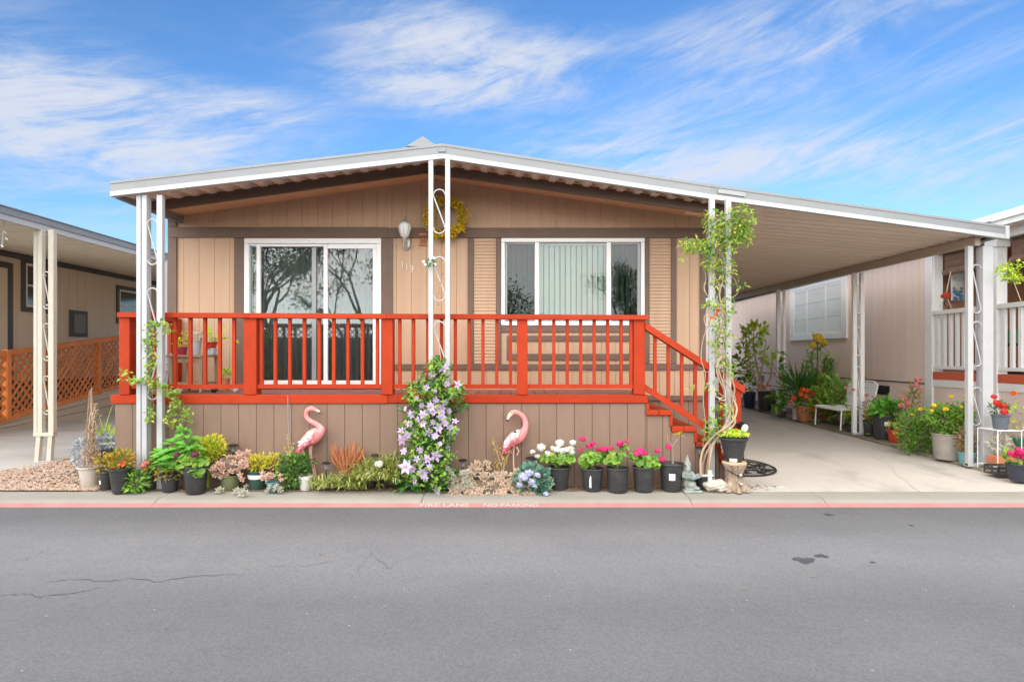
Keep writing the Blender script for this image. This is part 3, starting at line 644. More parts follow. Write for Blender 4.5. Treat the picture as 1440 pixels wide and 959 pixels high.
# carport pans run from the house to the outer beam
CXL,CXR=2.34,6.30
cz=lambda x,y: 3.455-.083*(x-CXL)+.012*(y-7.3)
def fyx(y):   # where the slanted front edge crosses this y
    return CXL+(y-7.17)*(R_.x-M_.x)/(R_.y-M_.y)
y=7.24
while y<18:
    prof=[(0,0),(.03,0),(.09,.052),(.125,.052),(.185,0),(.215,0)]; vs=[]
    n=len(prof)
    for k in range(2):
        for u,h in prof:
            Y=y+u; X=CXL-.05 if k==0 else min(CXR,fyx(Y)); vs.append((X,Y,cz(X,Y)+h))
    vs+=[(a,b_,c_+.004) for a,b_,c_ in vs]
    b=MB(); b.add(vs,[(i,n+i,n+i+1,i+1) for i in range(n-1)]+[(2*n+i+1,3*n+i+1,3*n+i,2*n+i) for i in range(n-1)]); part('roof_pan',b,K['cpan'],awn); y+=.215
b=MB(); vs=[]
for Y in (7.98,18.2):
    z=cz(6.2,Y); vs+=[(6.14,Y,z-.125),(6.21,Y,z-.125),(6.21,Y,z-.004),(6.14,Y,z-.004)]
b.add(vs,[(0,1,2,3),(7,6,5,4),(0,4,5,1),(1,5,6,2),(2,6,7,3),(3,7,4,0)]); part('carport_beam',b,mat('beam_taupe',(.40,.32,.255),(.36,.29,.23),sc=3,rough=.5),awn)
b=MB(); b.box(6.302,6.33,7.95,18.2,cz(6.3,8)-.03,cz(6.3,18)+.08); part('dark_gap_strip',b,K['greytrim'],awn)  # dark strip added behind the pan ends so the rib gaps read as shaded
b=MB(); vs=[]
for Y in (8.35,18.2):
    z=cz(CXL,Y); vs+=[(XR+.01,Y,z-.16),(XR+.05,Y,z-.16),(XR+.05,Y,z-.03),(XR+.01,Y,z-.03)]
b.add(vs,[(0,1,2,3),(7,6,5,4),(0,4,5,1),(1,5,6,2),(2,6,7,3),(3,7,4,0)]); part('eave_board',b,K['beam'],awn)
# roof skin over the awning so the sky does not shine through
b=MB(); 
for a,c_ in ((L_,A_),(A_,M_)):
    b.add([(a.x,a.y+.02,a.z-.004),(c_.x,c_.y+.02,c_.z-.004),(c_.x,7.6,c_.z+.10),(a.x,7.6,a.z+.10),(a.x,a.y+.02,a.z-.02),(c_.x,c_.y+.02,c_.z-.02),(c_.x,7.6,c_.z+.084),(a.x,7.6,a.z+.084)],[(0,1,2,3),(7,6,5,4),(0,4,5,1),(1,5,6,2),(2,6,7,3),(3,7,4,0)])
part('roof_skin',b,K['gutter'],awn)
# ------------------------------------------------------------------ ornamental awning posts
def scroll(q,x0,x1,z0,z1,D,r=.008,flip=False,yaxis=None):
    w=x1-x0; c=(x0+x1)/2; pts=[]
    for k in range(9):
        a=math.pi*k/8; pts.append((c+w/2*math.cos(a),z1-w/2+w/2*math.sin(a)))
    for k in range(9):
        a=-math.pi*k/8; pts.append((c-w/2*math.cos(math.pi+a) if False else c+w/2*math.cos(a),z0+w/2+w/2*math.sin(a)))
    pts=[((2*c-x) if flip else x,z) for x,z in pts]
    if yaxis is None: q.tube([(x,D,z) for x,z in pts],r,6)
    else: q.tube([(yaxis,x,z) for x,z in pts],r,6)
def ornate(label,ups,D,z0,z1,scr,m,gap,lean=0,extra=None):
    cx=gx((gap[0]+gap[1])/2,D); t=thing('awning_post',label,'post',(cx,D,z0),'scrolled metal awning posts')
    for a,b_,dy in ups:
        q=MB(); X0,X1=gx(a,D),gx(b_,D); q.bbox(X0,X1,D+dy,D+dy+(X1-X0)*.9,z0,z1,.003); part('upright',q,m,t)
    for ya,yb,fl in scr:
        q=MB(); scroll(q,gx(gap[0],D),gx(gap[1],D),gz(yb,D),gz(ya,D),D+.02,flip=fl); part('scroll',q,m,t,smooth=True)
    return t
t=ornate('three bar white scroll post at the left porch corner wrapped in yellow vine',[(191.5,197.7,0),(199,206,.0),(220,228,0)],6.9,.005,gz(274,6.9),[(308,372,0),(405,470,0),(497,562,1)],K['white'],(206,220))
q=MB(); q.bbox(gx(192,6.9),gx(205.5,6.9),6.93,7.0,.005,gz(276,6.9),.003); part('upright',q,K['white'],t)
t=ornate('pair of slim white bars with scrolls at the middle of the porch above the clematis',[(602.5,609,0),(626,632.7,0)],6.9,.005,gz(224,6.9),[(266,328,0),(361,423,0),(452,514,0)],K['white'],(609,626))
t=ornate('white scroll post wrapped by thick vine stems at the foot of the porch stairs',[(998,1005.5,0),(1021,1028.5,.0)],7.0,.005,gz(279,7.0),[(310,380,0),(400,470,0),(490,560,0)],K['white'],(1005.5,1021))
def carpost(label,ups,D,ytop,scr,gap):
    z0=grade(D)+.055; z1=cz(6.2,D)-.127; t=ornate(label,ups,D,z0,z1,scr,K['white'] if D<9 else K['shade_white'],gap)  # farther posts get the white lightened against the carport shade
    q=MB(); q.bbox(gx(ups[0][0],D),gx(ups[-1][1],D),D-.005,D+.085,z0-.01,z0+.03,.003); part('base_plate',q,K['white'],t); return t
carpost('nearest carport post with one slim and one thick white bar beside the hanging basket',[(1361.5,1369,0),(1381,1395.5,-.02)],8.0,345,[(372,440,0),(452,515,0),(545,598,0)],(1369,1381))
carpost('middle white carport post standing in front of the white patio chair',[(1200,1205.5,0),(1210.5,1216,0)],10.85,380,[(400,440,0),(460,500,0),(515,560,0)],(1205.5,1210.5))
carpost('farthest white carport post left of the red flowered pots',[(1093,1097.5,0),(1101.5,1105,0)],13.9,405,[(425,455,0),(470,500,0),(520,550,0)],(1097.5,1101.5))
# ------------------------------------------------------------------ porch
DP=7.06
qx=lambda p: gx(p,DP)
qz=lambda p: gz(p,DP)
DZ=qz(555)
porch=thing('porch','raised porch with orange red railing and brown board skirt in front of the tan home','porch',(qx(530),DP,0))
x=qx(157)
while x<qx(910)-.02:
    q=MB(); q.bbox(x+.003,min(x+.141,qx(910)),DP+.045,DW-.035,DZ-.036,DZ-.003+rnd.uniform(-.0015,.0015),.004); part('deck_board',q,K['deck'],porch); x+=.143
q=MB(); q.bbox(qx(155),qx(545),DP,DP+.042,qz(567.5),DZ,.005); part('rim_board',q,K['red'],porch)
q=MB(); q.bbox(qx(545)+.003,qx(911.5),DP,DP+.042,qz(567),DZ,.005); part('rim_board',q,K['red'],porch)
q=MB(); q.bbox(qx(155),qx(155)+.042,DP+.045,DW-.04,qz(567.5),DZ,.005); part('rim_board',q,K['red'],porch)
# stepped skirt boards
steps=[(909,945,577,584),(944.5,979.5,600,607),(979,1013.5,622.5,629.5),(1013,1036,645,652)]
def skirttop(x):
    if x<qx(911): return qz(567.5)-.002
    for a,b_,y0,y1 in steps:
        if x<qx(b_): return qz(y1)-.002
    return .0
x=qx(160); cuts=[]
while x<qx(1035): cuts.append(x); x+=.2095
cuts+= [qx(910.5)]+[qx(s[1]-1) for s in steps]; cuts=sorted(cuts)
q0=MB()
for a,b_ in zip(cuts[:-1],cuts[1:]):
    if b_-a<.02: continue
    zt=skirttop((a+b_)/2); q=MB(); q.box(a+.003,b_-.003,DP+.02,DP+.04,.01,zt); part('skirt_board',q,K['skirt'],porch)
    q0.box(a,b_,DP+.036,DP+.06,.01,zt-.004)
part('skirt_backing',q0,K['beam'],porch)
q=MB(); q.box(qx(160),qx(160)+.02,DP+.06,DW-.04,.01,qz(568)); part('skirt_side',q,K['skirt'],porch)
# railing
def rpost(a,b_,ztop,zbot,y0=DP-.012,name='rail_post'):
    q=MB(); w=qx(b_)-qx(a); q.bbox(qx(a),qx(b_),y0,y0+w,zbot,ztop,.005); return part(name,q,K['red'],porch)
RT=[(168,183,442),(343,361,444),(537,552.5,445),(727,742,446),(891,907,447)]
ztop_=lambda px: qz(442.3+(px-168)*.0049)
for a,b_,_ in RT: rpost(a,b_,ztop_(a)-.002,DZ+.001)
def hbar(name,a,b_,zt,zb,y0,y1,drop=0):
    q=MB(); X0,X1=qx(a),qx(b_); vs=[]
    for X,dz in ((X0,0),(X1,-drop)):
        vs+=[(X,y0,zb+dz),(X,y1,zb+dz),(X,y1,zt+dz),(X,y0,zt+dz)]
    q.add(vs,[(0,3,2,1)[::-1],(4,5,6,7),(0,1,5,4),(1,2,6,5),(2,3,7,6),(3,0,4,7)]); return part(name,q,K['red'],porch)
sp=[(168,352),(352.4,544.5),(544.9,735),(735.4,911)]
for a,b_ in sp: hbar('top_rail',a,b_,ztop_(a)+.022,ztop_(a)-.034,DP-.045,DP+.10,ztop_(a)-ztop_(b_))
for a,b_ in ((183.3,342.8),(361.2,536.8),(552.7,726.8),(742.2,890.8)): hbar('bottom_rail',a,b_,qz(540.5+.0*(a)),qz(546.5),DP+.01,DP+.05,0)
bal=MB(); bal.bbox(-.019,.019,0,.038,0,1,.003); balm=bal.mesh('baluster'); balm.materials.append(K['red'])
def baluster(px,zb,zt,y=DP+.012): return part('baluster',balm,None,porch,loc=(qx(px),y,zb),scale=(1,1,zt-zb))
for px in (193,244.5,266,286.7,307.5,327.5,  366.5,386,406.5,427,448,468.5,488.5,509,530, 561.5,581,601,620.5,640,659.5,679,698.5,718, 759.5,779,798,817,836,855,874,888):
    baluster(px,qz(541),ztop_(px)-.033)
# left return railing back to the house
XLr=qx(170); 
q=MB(); q.bbox(XLr,XLr+.09,DP+.11,DW-.04,ztop_(168)-.034,ztop_(168)+.018,.004); part('top_rail',q,K['red'],porch)
q=MB(); q.bbox(XLr+.02,XLr+.06,DP+.12,DW-.04,qz(546.5),qz(540.5),.004); part('bottom_rail',q,K['red'],porch)
for k in range(5): part('baluster',balm,None,porch,loc=(XLr+.04,DP+.25+k*.17,qz(541)),scale=(1,1,ztop_(168)-.033-qz(541)))
q=MB(); q.bbox(XLr,XLr+.09,DW-.135,DW-.045,DZ,ztop_(168)-.035,.004); part('rail_post',q,K['red'],porch)
# stairs
for a,b_,y0,y1 in steps:
    w=(qx(b_)-qx(a))/2
    for k in range(2):
        q=MB(); q.bbox(qx(a)+w*k+.0015,qx(a)+w*(k+1)-.0015,DP-.012,DW-.05,qz(y1),qz(y0),.006); part('stair_tread',q,K['red'] if False else K['red'],porch)
rz=[(909.2,913,567.8,576.6),(942.2,946,584.4,599.6),(976.8,980.8,607.4,622),(1010.8,1014.8,630,644.6),(1032.5,1036.5,652.5,684)]
for a,b_,y0,y1 in rz:
    q=MB(); q.bbox(qx(a),qx(b_),DP-.004,DW-.055,qz(y1),qz(y0),.003); part('stair_riser',q,K['red'],porch)
for a,b_,y0,y1 in ((907,1046,453.6,461.5),(907,1032,540,547.5)):
    q=MB(); s=.645; vs=[]
    y_0,y_1=(DP-.04,DP+.09) if y0<500 else (DP+.01,DP+.05)
    for px in (a,b_):
        dy=(px-a)*s; vs+=[(qx(px),y_0,qz(y1+dy+2)),(qx(px),y_1,qz(y1+dy+2)),(qx(px),y_1,qz(y0+dy)),(qx(px),y_0,qz(y0+dy))]
    q.add(vs,[(0,1,2,3),(7,6,5,4),(0,4,5,1),(1,5,6,2),(2,6,7,3),(3,7,4,0)]); part('stair_rail',q,K['red'],porch)
for px in (921.8,940.7,959.6,978.5,1015):
    baluster(px,qz(540+(px-907)*.645+3),qz(461.5+(px-907)*.645))
rpost(993,1001,qz(461.5+87*.645),qz(620),DP+.01); rpost(1031,1042,qz(461.5+128*.645),.02)
# ------------------------------------------------------------------ left neighbour
NX=-11.0
ly=lambda px: FP*abs(NX)/(VX-px)          # depth of the wall plane at a pixel column
nb=thing('mobile_home','grey beige neighbouring home with dark grey trim behind the lattice fence','house',(NX,13,.1))
y=10.5
while y<26:
    q=MB(); q.box(NX-.04,NX,y+.004,min(y+.30,26)-.004,.85,3.95); part('siding_board',q,K['greywall'],nb); y+=.30
q=MB(); q.box(NX-.12,NX-.045,10.5,26,.05,3.95); part('sheathing',q,K['greytrim'],nb)
y=10.5
while y<26:
    q=MB(); q.box(NX-.03,NX+.01,y+.004,y+.596,.05,.84); part('skirt_board',q,mat('grey_skirt',(.20,.20,.195),(.17,.17,.165),sc=3) if 'gs' not in K else K['gs'],nb)
    K.setdefault('gs',bpy.data.materials['grey_skirt']); y+=.60
def nwin(pxa,pxb,ya,yb,D0,label=None,name='window',pane=None):
    y0,y1=ly(pxa),ly(pxb); zt=CH+(VY-ya)*D0/FP; zb=CH+(VY-yb)*D0/FP; w=.11
    r=MB(); 
    for a,b_,c_,d in ((y0,y1,zt-w,zt),(y0,y1,zb,zb+w),(y0,y0+w,zb+w,zt-w),(y1-w,y1,zb+w,zt-w)): r.bbox(NX+.001,NX+.035,a,b_,c_,d)
    o=part(name,r,K['greytrim'],nb)
    r=MB(); a,b_,c_,d=y0+w,y1-w,zb+w,zt-w; f=.05
    for A in ((a,b_,d-f,d),(a,b_,c_,c_+f),(a,a+f,c_+f,d-f),(b_-f,b_,c_+f,d-f),(a+f,b_-f,(c_+d)/2-.02,(c_+d)/2+.02)): r.box(NX+.002,NX+.025,*A)
    part('frame',r,K['vinyl'],o)
    r=MB(); r.box(NX+.004,NX+.008,a+f,b_-f,c_+f,d-f); part('pane',r,pane or mat('dark_glass',(.05,.055,.055),(.08,.085,.08),sc=2,rough=.1,spec=.8),o)
nwin(29,66,360,437,13.1); nwin(163,208,388,449,14.6)
r=MB(); a,b_=ly(97),ly(121.5); D0=14.2; zt,zb=gz(433.5,D0),gz(472,D0)
r.bbox(NX+.001,NX+.04,a,b_,zb,zt); o=part('access_hatch',r,K['greytrim'],nb); r=MB(); r.bbox(NX+.042,NX+.055,a+.1,b_-.1,zb+.09,zt-.09); part('hatch_panel',r,K['gs'],o)
r=MB(); D0=12.9; a,b_=11.3,ly(16.5)
for A in ((b_-.12,b_,.85,gz(369,D0)),(a,b_-.122,gz(377,D0),gz(369,D0))): r.bbox(NX+.001,NX+.035,*A)
o=part('door',r,K['greytrim'],nb); r=MB(); r.bbox(NX+.003,NX+.02,a,b_-.125,.85,gz(377.5,D0)); part('door_leaf',r,K['greywall'],o)
r=MB(); r.bbox(NX+.012,NX+.06,10.5,26,.86,.98); part('trim_board',r,K['greytrim'],nb)
# porch roof of the neighbour
aw=thing('awning_roof','cream underside carport awning of the neighbouring home on the left','awning',(-6.73,9,3.4))
ex=-6.73; yE=21.5
y=6.9
while y<yE-.1:
    r=MB(); y1=min(y+.30,yE-.05); n0=[(0,0),(.04,0),(.06,.03),(.24,.03),(.26,0),(.30,0)]; vs=[]
    for X,Z in ((ex-.05,3.37),(NX+.02,3.80)):
        for u,h in n0: vs.append((X,min(y+u,y1+.001*u),Z+h))
    n=6; vs+=[(a,b_,c_+.004) for a,b_,c_ in vs]
    r.add(vs,[(i,n+i,n+i+1,i+1) for i in range(n-1)]+[(2*n+i+1,3*n+i+1,3*n+i,2*n+i) for i in range(n-1)]); part('roof_pan',r,mat('cream_pan',(.70,.64,.52),(.64,.58,.47),sc=2,rough=.5) if 'cp' not in K else K['cp'],aw); K.setdefault('cp',bpy.data.materials['cream_pan']); y+=.30
def strip(nm,z0,z1,x0,x1,m,y0=6.9,y1=yE): r=MB(); r.box(x0,x1,y0,y1,z0,z1); part(nm,r,m,aw)
strip('gutter',3.41,3.50,ex-.05,ex+.03,K['gutter']); strip('gutter_lip',3.502,3.515,ex+.0,ex+.045,K['gutter']); strip('fascia_trim',3.33,3.408,ex-.04,ex+.015,K['white'])
strip('end_gutter',3.36,3.50,ex-.02,ex+.05,K['white'],yE+.002,yE+.06)
strip('wall_flashing',3.68,3.80,NX+.002,NX+.05,K['greytrim'],10.5,26)
r=MB()
y=10.5
r.box(NX+.052,NX+.09,10.5,22,3.70,3.76); part('hanger_rail',r,K['greytrim'],aw)
r=MB(); r.add([(ex-.03,6.9,3.52),(ex-.03,yE,3.52),(NX,yE,3.98),(NX,6.9,3.98),(ex-.03,6.9,3.50),(ex-.03,yE,3.50),(NX,yE,3.96),(NX,6.9,3.96)],[(0,1,2,3),(7,6,5,4),(0,4,5,1),(1,5,6,2),(2,6,7,3),(3,7,4,0)]); part('roof_skin',r,K['gutter'],aw)
r=MB(); r.box(gx(232,11.4),gx(237,11.4),11.35,11.42,grade(11.4),3.33); o=single('downspout',r,K['white'],'slim white downspout at the back end of the left neighbour awning','downspout',(gx(234,11.4),11.38,grade(11.4)))
# its post, cream, on two short stubs
D=8.46; zg=grade(D)+.03
t=thing('awning_post','cream scroll post standing on the gravel edge in front of the lattice fence','post',(gx(60,D),D,zg),'scrolled metal awning posts')
for a,b_ in ((46.8,51.6),(52.2,58.8),(67.5,75)):
    r=MB(); r.bbox(gx(a,D),gx(b_,D),D,D+.07,gz(610,D),3.335,.003); part('upright',r,K['cream'],t)
for (a,b_,c_) in ((50,57,47.5),(67,73,64.8)):
    r=MB(); r.bar((gx((a+b_)/2,D),D+.035,gz(611,D)),(gx(c_+2.6,D),D+.035,zg-.02),.06,.06); part('foot',r,K['cream'],t)
r=MB(); r.bbox(gx(46.5,D),gx(75,D),D-.006,D+.075,gz(613.5,D),gz(608.5,D)); part('cross_bar',r,K['cream'],t)
for a,b_ in ((382,434),(455,507),(529,583)):
    r=MB(); x0,x1=gx(59,D),gx(67.3,D); scroll(r,x0,x1,gz(b_,D),gz(a,D),D+.03,.009); part('scroll',r,K['cream'],t,smooth=True)
    r=MB(); z=gz(a,D)-(x1-x0)*.62; r.lathe([(.010,-.006),(.021,0),(.010,.006)],(x0+.03,D+.03,z),8); z=gz(b_,D)+(x1-x0)*.6; r.ball((x1-.03,D+.03,z),.018); part('curl',r,K['cream'],t,smooth=True)
# lattice ramp fence
FX=-9.9
fb=lambda y: .36+(y-11.5)*.143      # bottom of the lattice
ft=lambda y: 1.59+(y-11.5)*.119
fence=thing('lattice_fence','orange brown cedar lattice fence running up the ramp of the left neighbour','fence',(FX,12,.2))
Y0,Y1=9.6,17.2
# posts
PY=[9.6,11.62,FP*9.9/(VX-138),17.15]
for y in PY:
    r=MB(); r.bbox(FX-.05,FX+.06,y-.05,y+.05,fb(y)-.1,ft(y)+.06); part('fence_post',r,K['cedar'],fence)
for f0,h,nm in ((ft,.10,'top_rail'),(fb,.09,'bottom_rail')):
    for a,b_ in zip(PY[:-1],PY[1:]):
        r=MB(); a2,b2=a+.052,b_-.052; vs=[]
        for y in (a2,b2):
            z=f0(y)-(0 if nm=='top_rail' else .05); vs+=[(FX-.04,y,z-h/2),(FX+.05,y,z-h/2),(FX+.05,y,z+h/2),(FX-.04,y,z+h/2)]
        r.add(vs,[(0,1,2,3),(7,6,5,4),(0,4,5,1),(1,5,6,2),(2,6,7,3),(3,7,4,0)]); part(nm,r,K['cedar'],fence)
for a,b_ in zip(PY[:-1],PY[1:]):
    a2,b2=a+.05,b_-.05
    for sg in (1,-1):
        s=-1.4 
        c0=a2-1.4
        while c0<b2+1.4:
            # strip t = sg*(y-c0), clipped to 0..H inside the bay
            H=1.10; pts=[]
            y_lo,y_hi=(c0,c0+H) if sg>0 else (c0-H,c0)
            A=max(a2,y_lo); B=min(b2,y_hi)
            if B-A>.05:
                tA=(A-c0)*sg; tB=(B-c0)*sg
                pA=Vector((FX+(.012 if sg>0 else -.004),A,fb(A)+tA*(ft(A)-fb(A))/H)); pB=Vector((pA.x,B,fb(B)+tB*(ft(B)-fb(B))/H))
                r=MB(); r.bar(pA,pB,.012,.042,up=(0,-1,1)); part('lattice_strip',r,K['cedar'],fence)
            c0+=.165
# ramp side boards
ramp=thing('ramp','tan board sided ramp under the orange lattice fence','ramp',(FX,13,.1))
for k in range(3):
    r=MB(); vs=[]
    for y in (9.6,17.2):
        top=fb(y)-.06; bot=grade(y)+.0; hh=(top-bot)/3
        z0,z1=bot+hh*k+.006,bot+hh*(k+1)-.004; vs+=[(FX-.02,y,z0),(FX+.03,y,z0),(FX+.03,y,z1),(FX-.02,y,z1)]
    r.add(vs,[(0,1,2,3),(7,6,5,4),(0,4,5,1),(1,5,6,2),(2,6,7,3),(3,7,4,0)]); part('side_board',r,K['ramp'],ramp)
r=MB(); r.add([(FX-.03,9.6,fb(9.6)-.08),(FX-.03,17.2,fb(17.2)-.08),(NX+.1,17.2,fb(17.2)-.08),(NX+.1,9.6,fb(9.6)-.08),(FX-.03,9.6,.0),(FX-.03,17.2,.1),(NX+.1,17.2,.1),(NX+.1,9.6,.0)],[(0,1,2,3),(7,6,5,4),(0,4,5,1),(1,5,6,2),(2,6,7,3),(3,7,4,0)]); part('ramp_deck',r,K['greytrim'],ramp)
# string of lights hanging under the left awning
sl_=thing('string_lights','white icicle string lights hanging under the left neighbour awning','lights',P(4,318,8.1))
pts=[P(-6,316,8.1),P(2,309,8.1),P(9,308.5,8.1),P(16,311,8.1),P(23,313,8.1)]; r=MB(); r.tube(pts,.008,5); r.tube([P(6,308.5,8.1),P(4.5,320,8.1),P(4,334,8.1),P(2.5,349,8.1)],.008,5); part('wire',r,K['white'],sl_,smooth=True)
for px,py in ((9,311),(22,314),(7,327),(9,336),(3,346),(17,312)):
    r=MB(); r.tube([P(px-2,py-2,8.08),P(px,py,8.08),P(px+2,py+1.5,8.08)],[.004,.013,.004],6); part('bulb',r,K['vinyl'],sl_,smooth=True)

# ------------------------------------------------------------------ right neighbour
RX=7.2
ry=lambda px: FP*RX/(px-VX)
rn=thing('mobile_home','pink beige neighbouring home with white window and white railed porch on the right','house',(RX,12,.1))
YC=10.45
y=YC
while y<24:
    r=MB(); r.box(RX,RX+.03,y+.004,y+.20-.004,1.07,3.62); part('siding_board',r,K['pinkwall'],rn); y+=.20
y=YC
r=MB(); r.box(RX+.015,RX+.1,YC,24,.1,3.62); part('sheathing',r,mat('pink_backing_board',(.44,.33,.28),rough=.8),rn)  # darker pink backing seen in the gaps between the siding boards
while y<24:
    r=MB(); r.box(RX-.012,RX+.012,y+.003,y+1.2-.003,.06,1.045); part('skirt_panel',r,K['pinkwall'],rn); y+=1.2
r=MB(); r.box(RX-.02,RX+.012,YC,24,1.048,1.066); part('drip_edge',r,K['greytrim'],rn)
for pa,pb,ya,yb in ((1234,1252,542,555),(1067,1075,527.5,537)):
    D0=ry((pa+pb)/2); r=MB(); r.box(RX-.02,RX-.013,ry(pb),ry(pa),gz(yb,D0),gz(ya,D0)); part('skirt_vent',r,K['black'],rn)
# window
y0,y1=ry(1192.6),ry(1112.5); zt=CH+(VY-400)*(ry(1112.5)+0)/FP*1.0; zt=gz(404.4,ry(1112.5)); zb=gz(479.5,ry(1112.5)); w=.13
r=MB()
for A in ((y0,y1,zt-w,zt),(y0,y1,zb,zb+w),(y0,y0+.20,zb+w,zt-w),(y1-.20,y1,zb+w,zt-w)): r.bbox(RX-.04,RX-.001,*A)
o=part('window',r,K['vinyl'],rn)
a,b_,c_,d=y0+.20,y1-.20,zb+w,zt-w; r=MB()
for A in ((a,b_,d-.045,d),(a,b_,c_,c_+.045),(a,a+.04,c_+.046,d-.046),(b_-.04,b_,c_+.046,d-.046),(a+(b_-a)*.30,a+(b_-a)*.30+.05,c_+.046,d-.046),(a+(b_-a)*.69,a+(b_-a)*.69+.05,c_+.046,d-.046)): r.box(RX-.025,RX-.002,*A)
part('frame',r,K['vinyl'],o)
r=MB(); r.box(RX-.012,RX-.006,a+.03,b_-.03,c_+.03,d-.03); part('pane',r,mat('pale_glass',(.70,.70,.69),(.60,.60,.59),sc=1.2,rough=.25,spec=.3,stretch=(1,1,3)),o)
r=MB()
for k in range(1,3): z=c_+(d-c_)*k/3; r.box(RX-.016,RX-.0125,a+.04,b_-.04,z-.004,z+.004)
part('muntin',r,K['gutter'],o)
# corner columns and porch
def rcol(pa,pb,D,zb,zt,nm='porch_column',dy=None):
    r=MB(); r.bbox(gx(pa,D),gx(pb,D),D,D+(dy or .15),zb,zt,.006); return part(nm,r,K['shade_white'],rn)
r=MB(); r.bbox(RX-.03,RX+.0,YC-.16,YC+.02,.07,3.5); part('corner_trim',r,K['shade_white'],rn)
r=MB(); r.bbox(RX-.0,RX+.16,YC-.165,YC-.01,.07,3.5); part('corner_trim',r,K['shade_white'],rn)
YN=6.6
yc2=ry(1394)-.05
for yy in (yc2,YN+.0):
    r=MB(); r.bbox(RX-.03,RX+.13,yy-.09,yy+.09,.07,3.28); part('porch_column',r,K['shade_white'],rn)
    r=MB(); r.bbox(RX-.055,RX+.155,yy-.115,yy+.115,3.17,3.282); part('column_cap',r,K['shade_white'],rn)
def rb(nm,z0,z1,ya,yb,m,x0=RX-.01,x1=RX+.05): r=MB(); r.bbox(x0,x1,ya,yb,z0,z1,.004); part(nm,r,m,rn)
for ya,yb in ((yc2+.092,YC-.17),(YN+.092,yc2-.092)):
    rb('porch_rail',2.245,2.315,ya,yb,K['shade_white'],RX-.03,RX+.07); rb('porch_rail',1.32,1.375,ya,yb,K['shade_white'])
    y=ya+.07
    while y<yb-.03: rb('porch_baluster',1.376,2.244,y,y+.06,K['shade_white'],RX,RX+.045); y+=.145
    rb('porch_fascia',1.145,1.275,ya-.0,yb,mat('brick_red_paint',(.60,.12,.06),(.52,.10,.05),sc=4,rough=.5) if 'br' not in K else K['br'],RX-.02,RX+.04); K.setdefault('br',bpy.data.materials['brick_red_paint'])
    rb('porch_band',1.02,1.143,ya,yb,K['shade_white'],RX-.015,RX+.03)
    rb('rail_block',1.277,1.318,ya+.02,ya+.12,K['shade_white'])
r=MB(); r.box(RX,RX+.02,YN-.5,YC-.17,.05,1.018); part('porch_skirt',r,K['pinkwall'],rn)
r=MB(); r.box(RX+.05,RX+1.7,YN-.5,YC-.17,1.10,1.27); part('porch_floor',r,mat('porch_floor',(.16,.10,.09),rough=.7),rn)
plyw=mat('plywood_wall',(.40,.20,.11),(.33,.16,.09),sc=2,rough=.6,stretch=(1,1,.4))
y=YN-.5
while y<YC: r=MB(); r.box(RX+1.70,RX+1.73,y+.003,y+.297,1.27,3.45); part('siding_board',r,plyw if y>8.95 else K['pinkwall'],rn); y+=.3
r=MB(); r.box(RX+.16,RX+1.7,YC-.05,YC-.02,1.27,3.45); part('porch_end_wall',r,plyw,rn)
r=MB(); r.box(RX+.0,RX+1.75,YN-.5,YC+.02,3.45,3.5); part('porch_ceiling',r,K['pinkwall'],rn)
rb('porch_header',3.285,3.45,YN-.5,YC-.17,K['shade_white'],RX-.0,RX+.10)
# sliding glass on the back of the porch, near part
r=MB(); X=RX+1.69
for A in ((7.3,9.0,3.05,3.12),(7.3,9.0,1.27,1.35),(7.3,7.38,1.352,3.048),(8.92,9.0,1.352,3.048),(8.12,8.2,1.352,3.048)): r.box(X-.06,X-.001,*A)
o=part('porch_door',r,K['vinyl'],rn); r=MB(); r.box(X-.03,X-.02,7.38,8.92,1.35,3.05); part('pane',r,mat('porch_glass',(.16,.17,.16),(.24,.25,.23),sc=1.5,rough=.08,spec=.8),o)
# bamboo shade: round slats
bam=mat('bamboo_brown',(.24,.15,.11),(.17,.10,.075),sc=8,rough=.7,ov=.15)
for ya,yb in ((yc2+.12,YC-.2),(YN+.1,yc2-.12)):
    sh=thing('bamboo_shade','rolled brown bamboo shade '+('between the two white porch columns of the right home' if ya>yc2 else 'at the right edge behind the hanging basket'),'shade',(RX+.16,(ya+yb)/2,3.2),'bamboo shades on the right porch')
    slat=MB(); slat.box(-.005,.005,0,yb-ya,-.012,.012); sm=slat.mesh('shade_slat'); sm.materials.append(bam); z=3.43
    while z>3.02: part('shade_slat',sm,None,sh,loc=(RX+.17,ya,z)); z-=.027
    r=MB(); r.tube([(RX+.17,ya,2.97),(RX+.17,yb,2.97)],.05,10); part('shade_roll',r,bam,sh,smooth=True)
# roof eave
rf=MB(); rf.bbox(RX-.28,RX-.18,5.5,24,3.40,3.56); part('eave_fascia',rf,K['shade_white'],rn)
rf=MB(); rf.bbox(RX-.32,RX-.26,5.5,24,3.48,3.585); part('eave_gutter',rf,K['shade_white'],rn)
rf=MB(); rf.add([(RX-.30,5.5,3.59),(RX-.30,24,3.59),(RX+4,24,4.2),(RX+4,5.5,4.2),(RX-.30,5.5,3.56),(RX-.30,24,3.56),(RX+4,24,4.17),(RX+4,5.5,4.17)],[(0,1,2,3),(7,6,5,4),(0,4,5,1),(1,5,6,2),(2,6,7,3),(3,7,4,0)]); part('roof',rf,mat('roof_grey_brown',(.22,.20,.17),rough=.8),rn)
rf=MB(); rf.box(RX-.18,RX+.02,5.5,24,3.42,3.44); part('eave_soffit',rf,K['pinkwall'],rn)
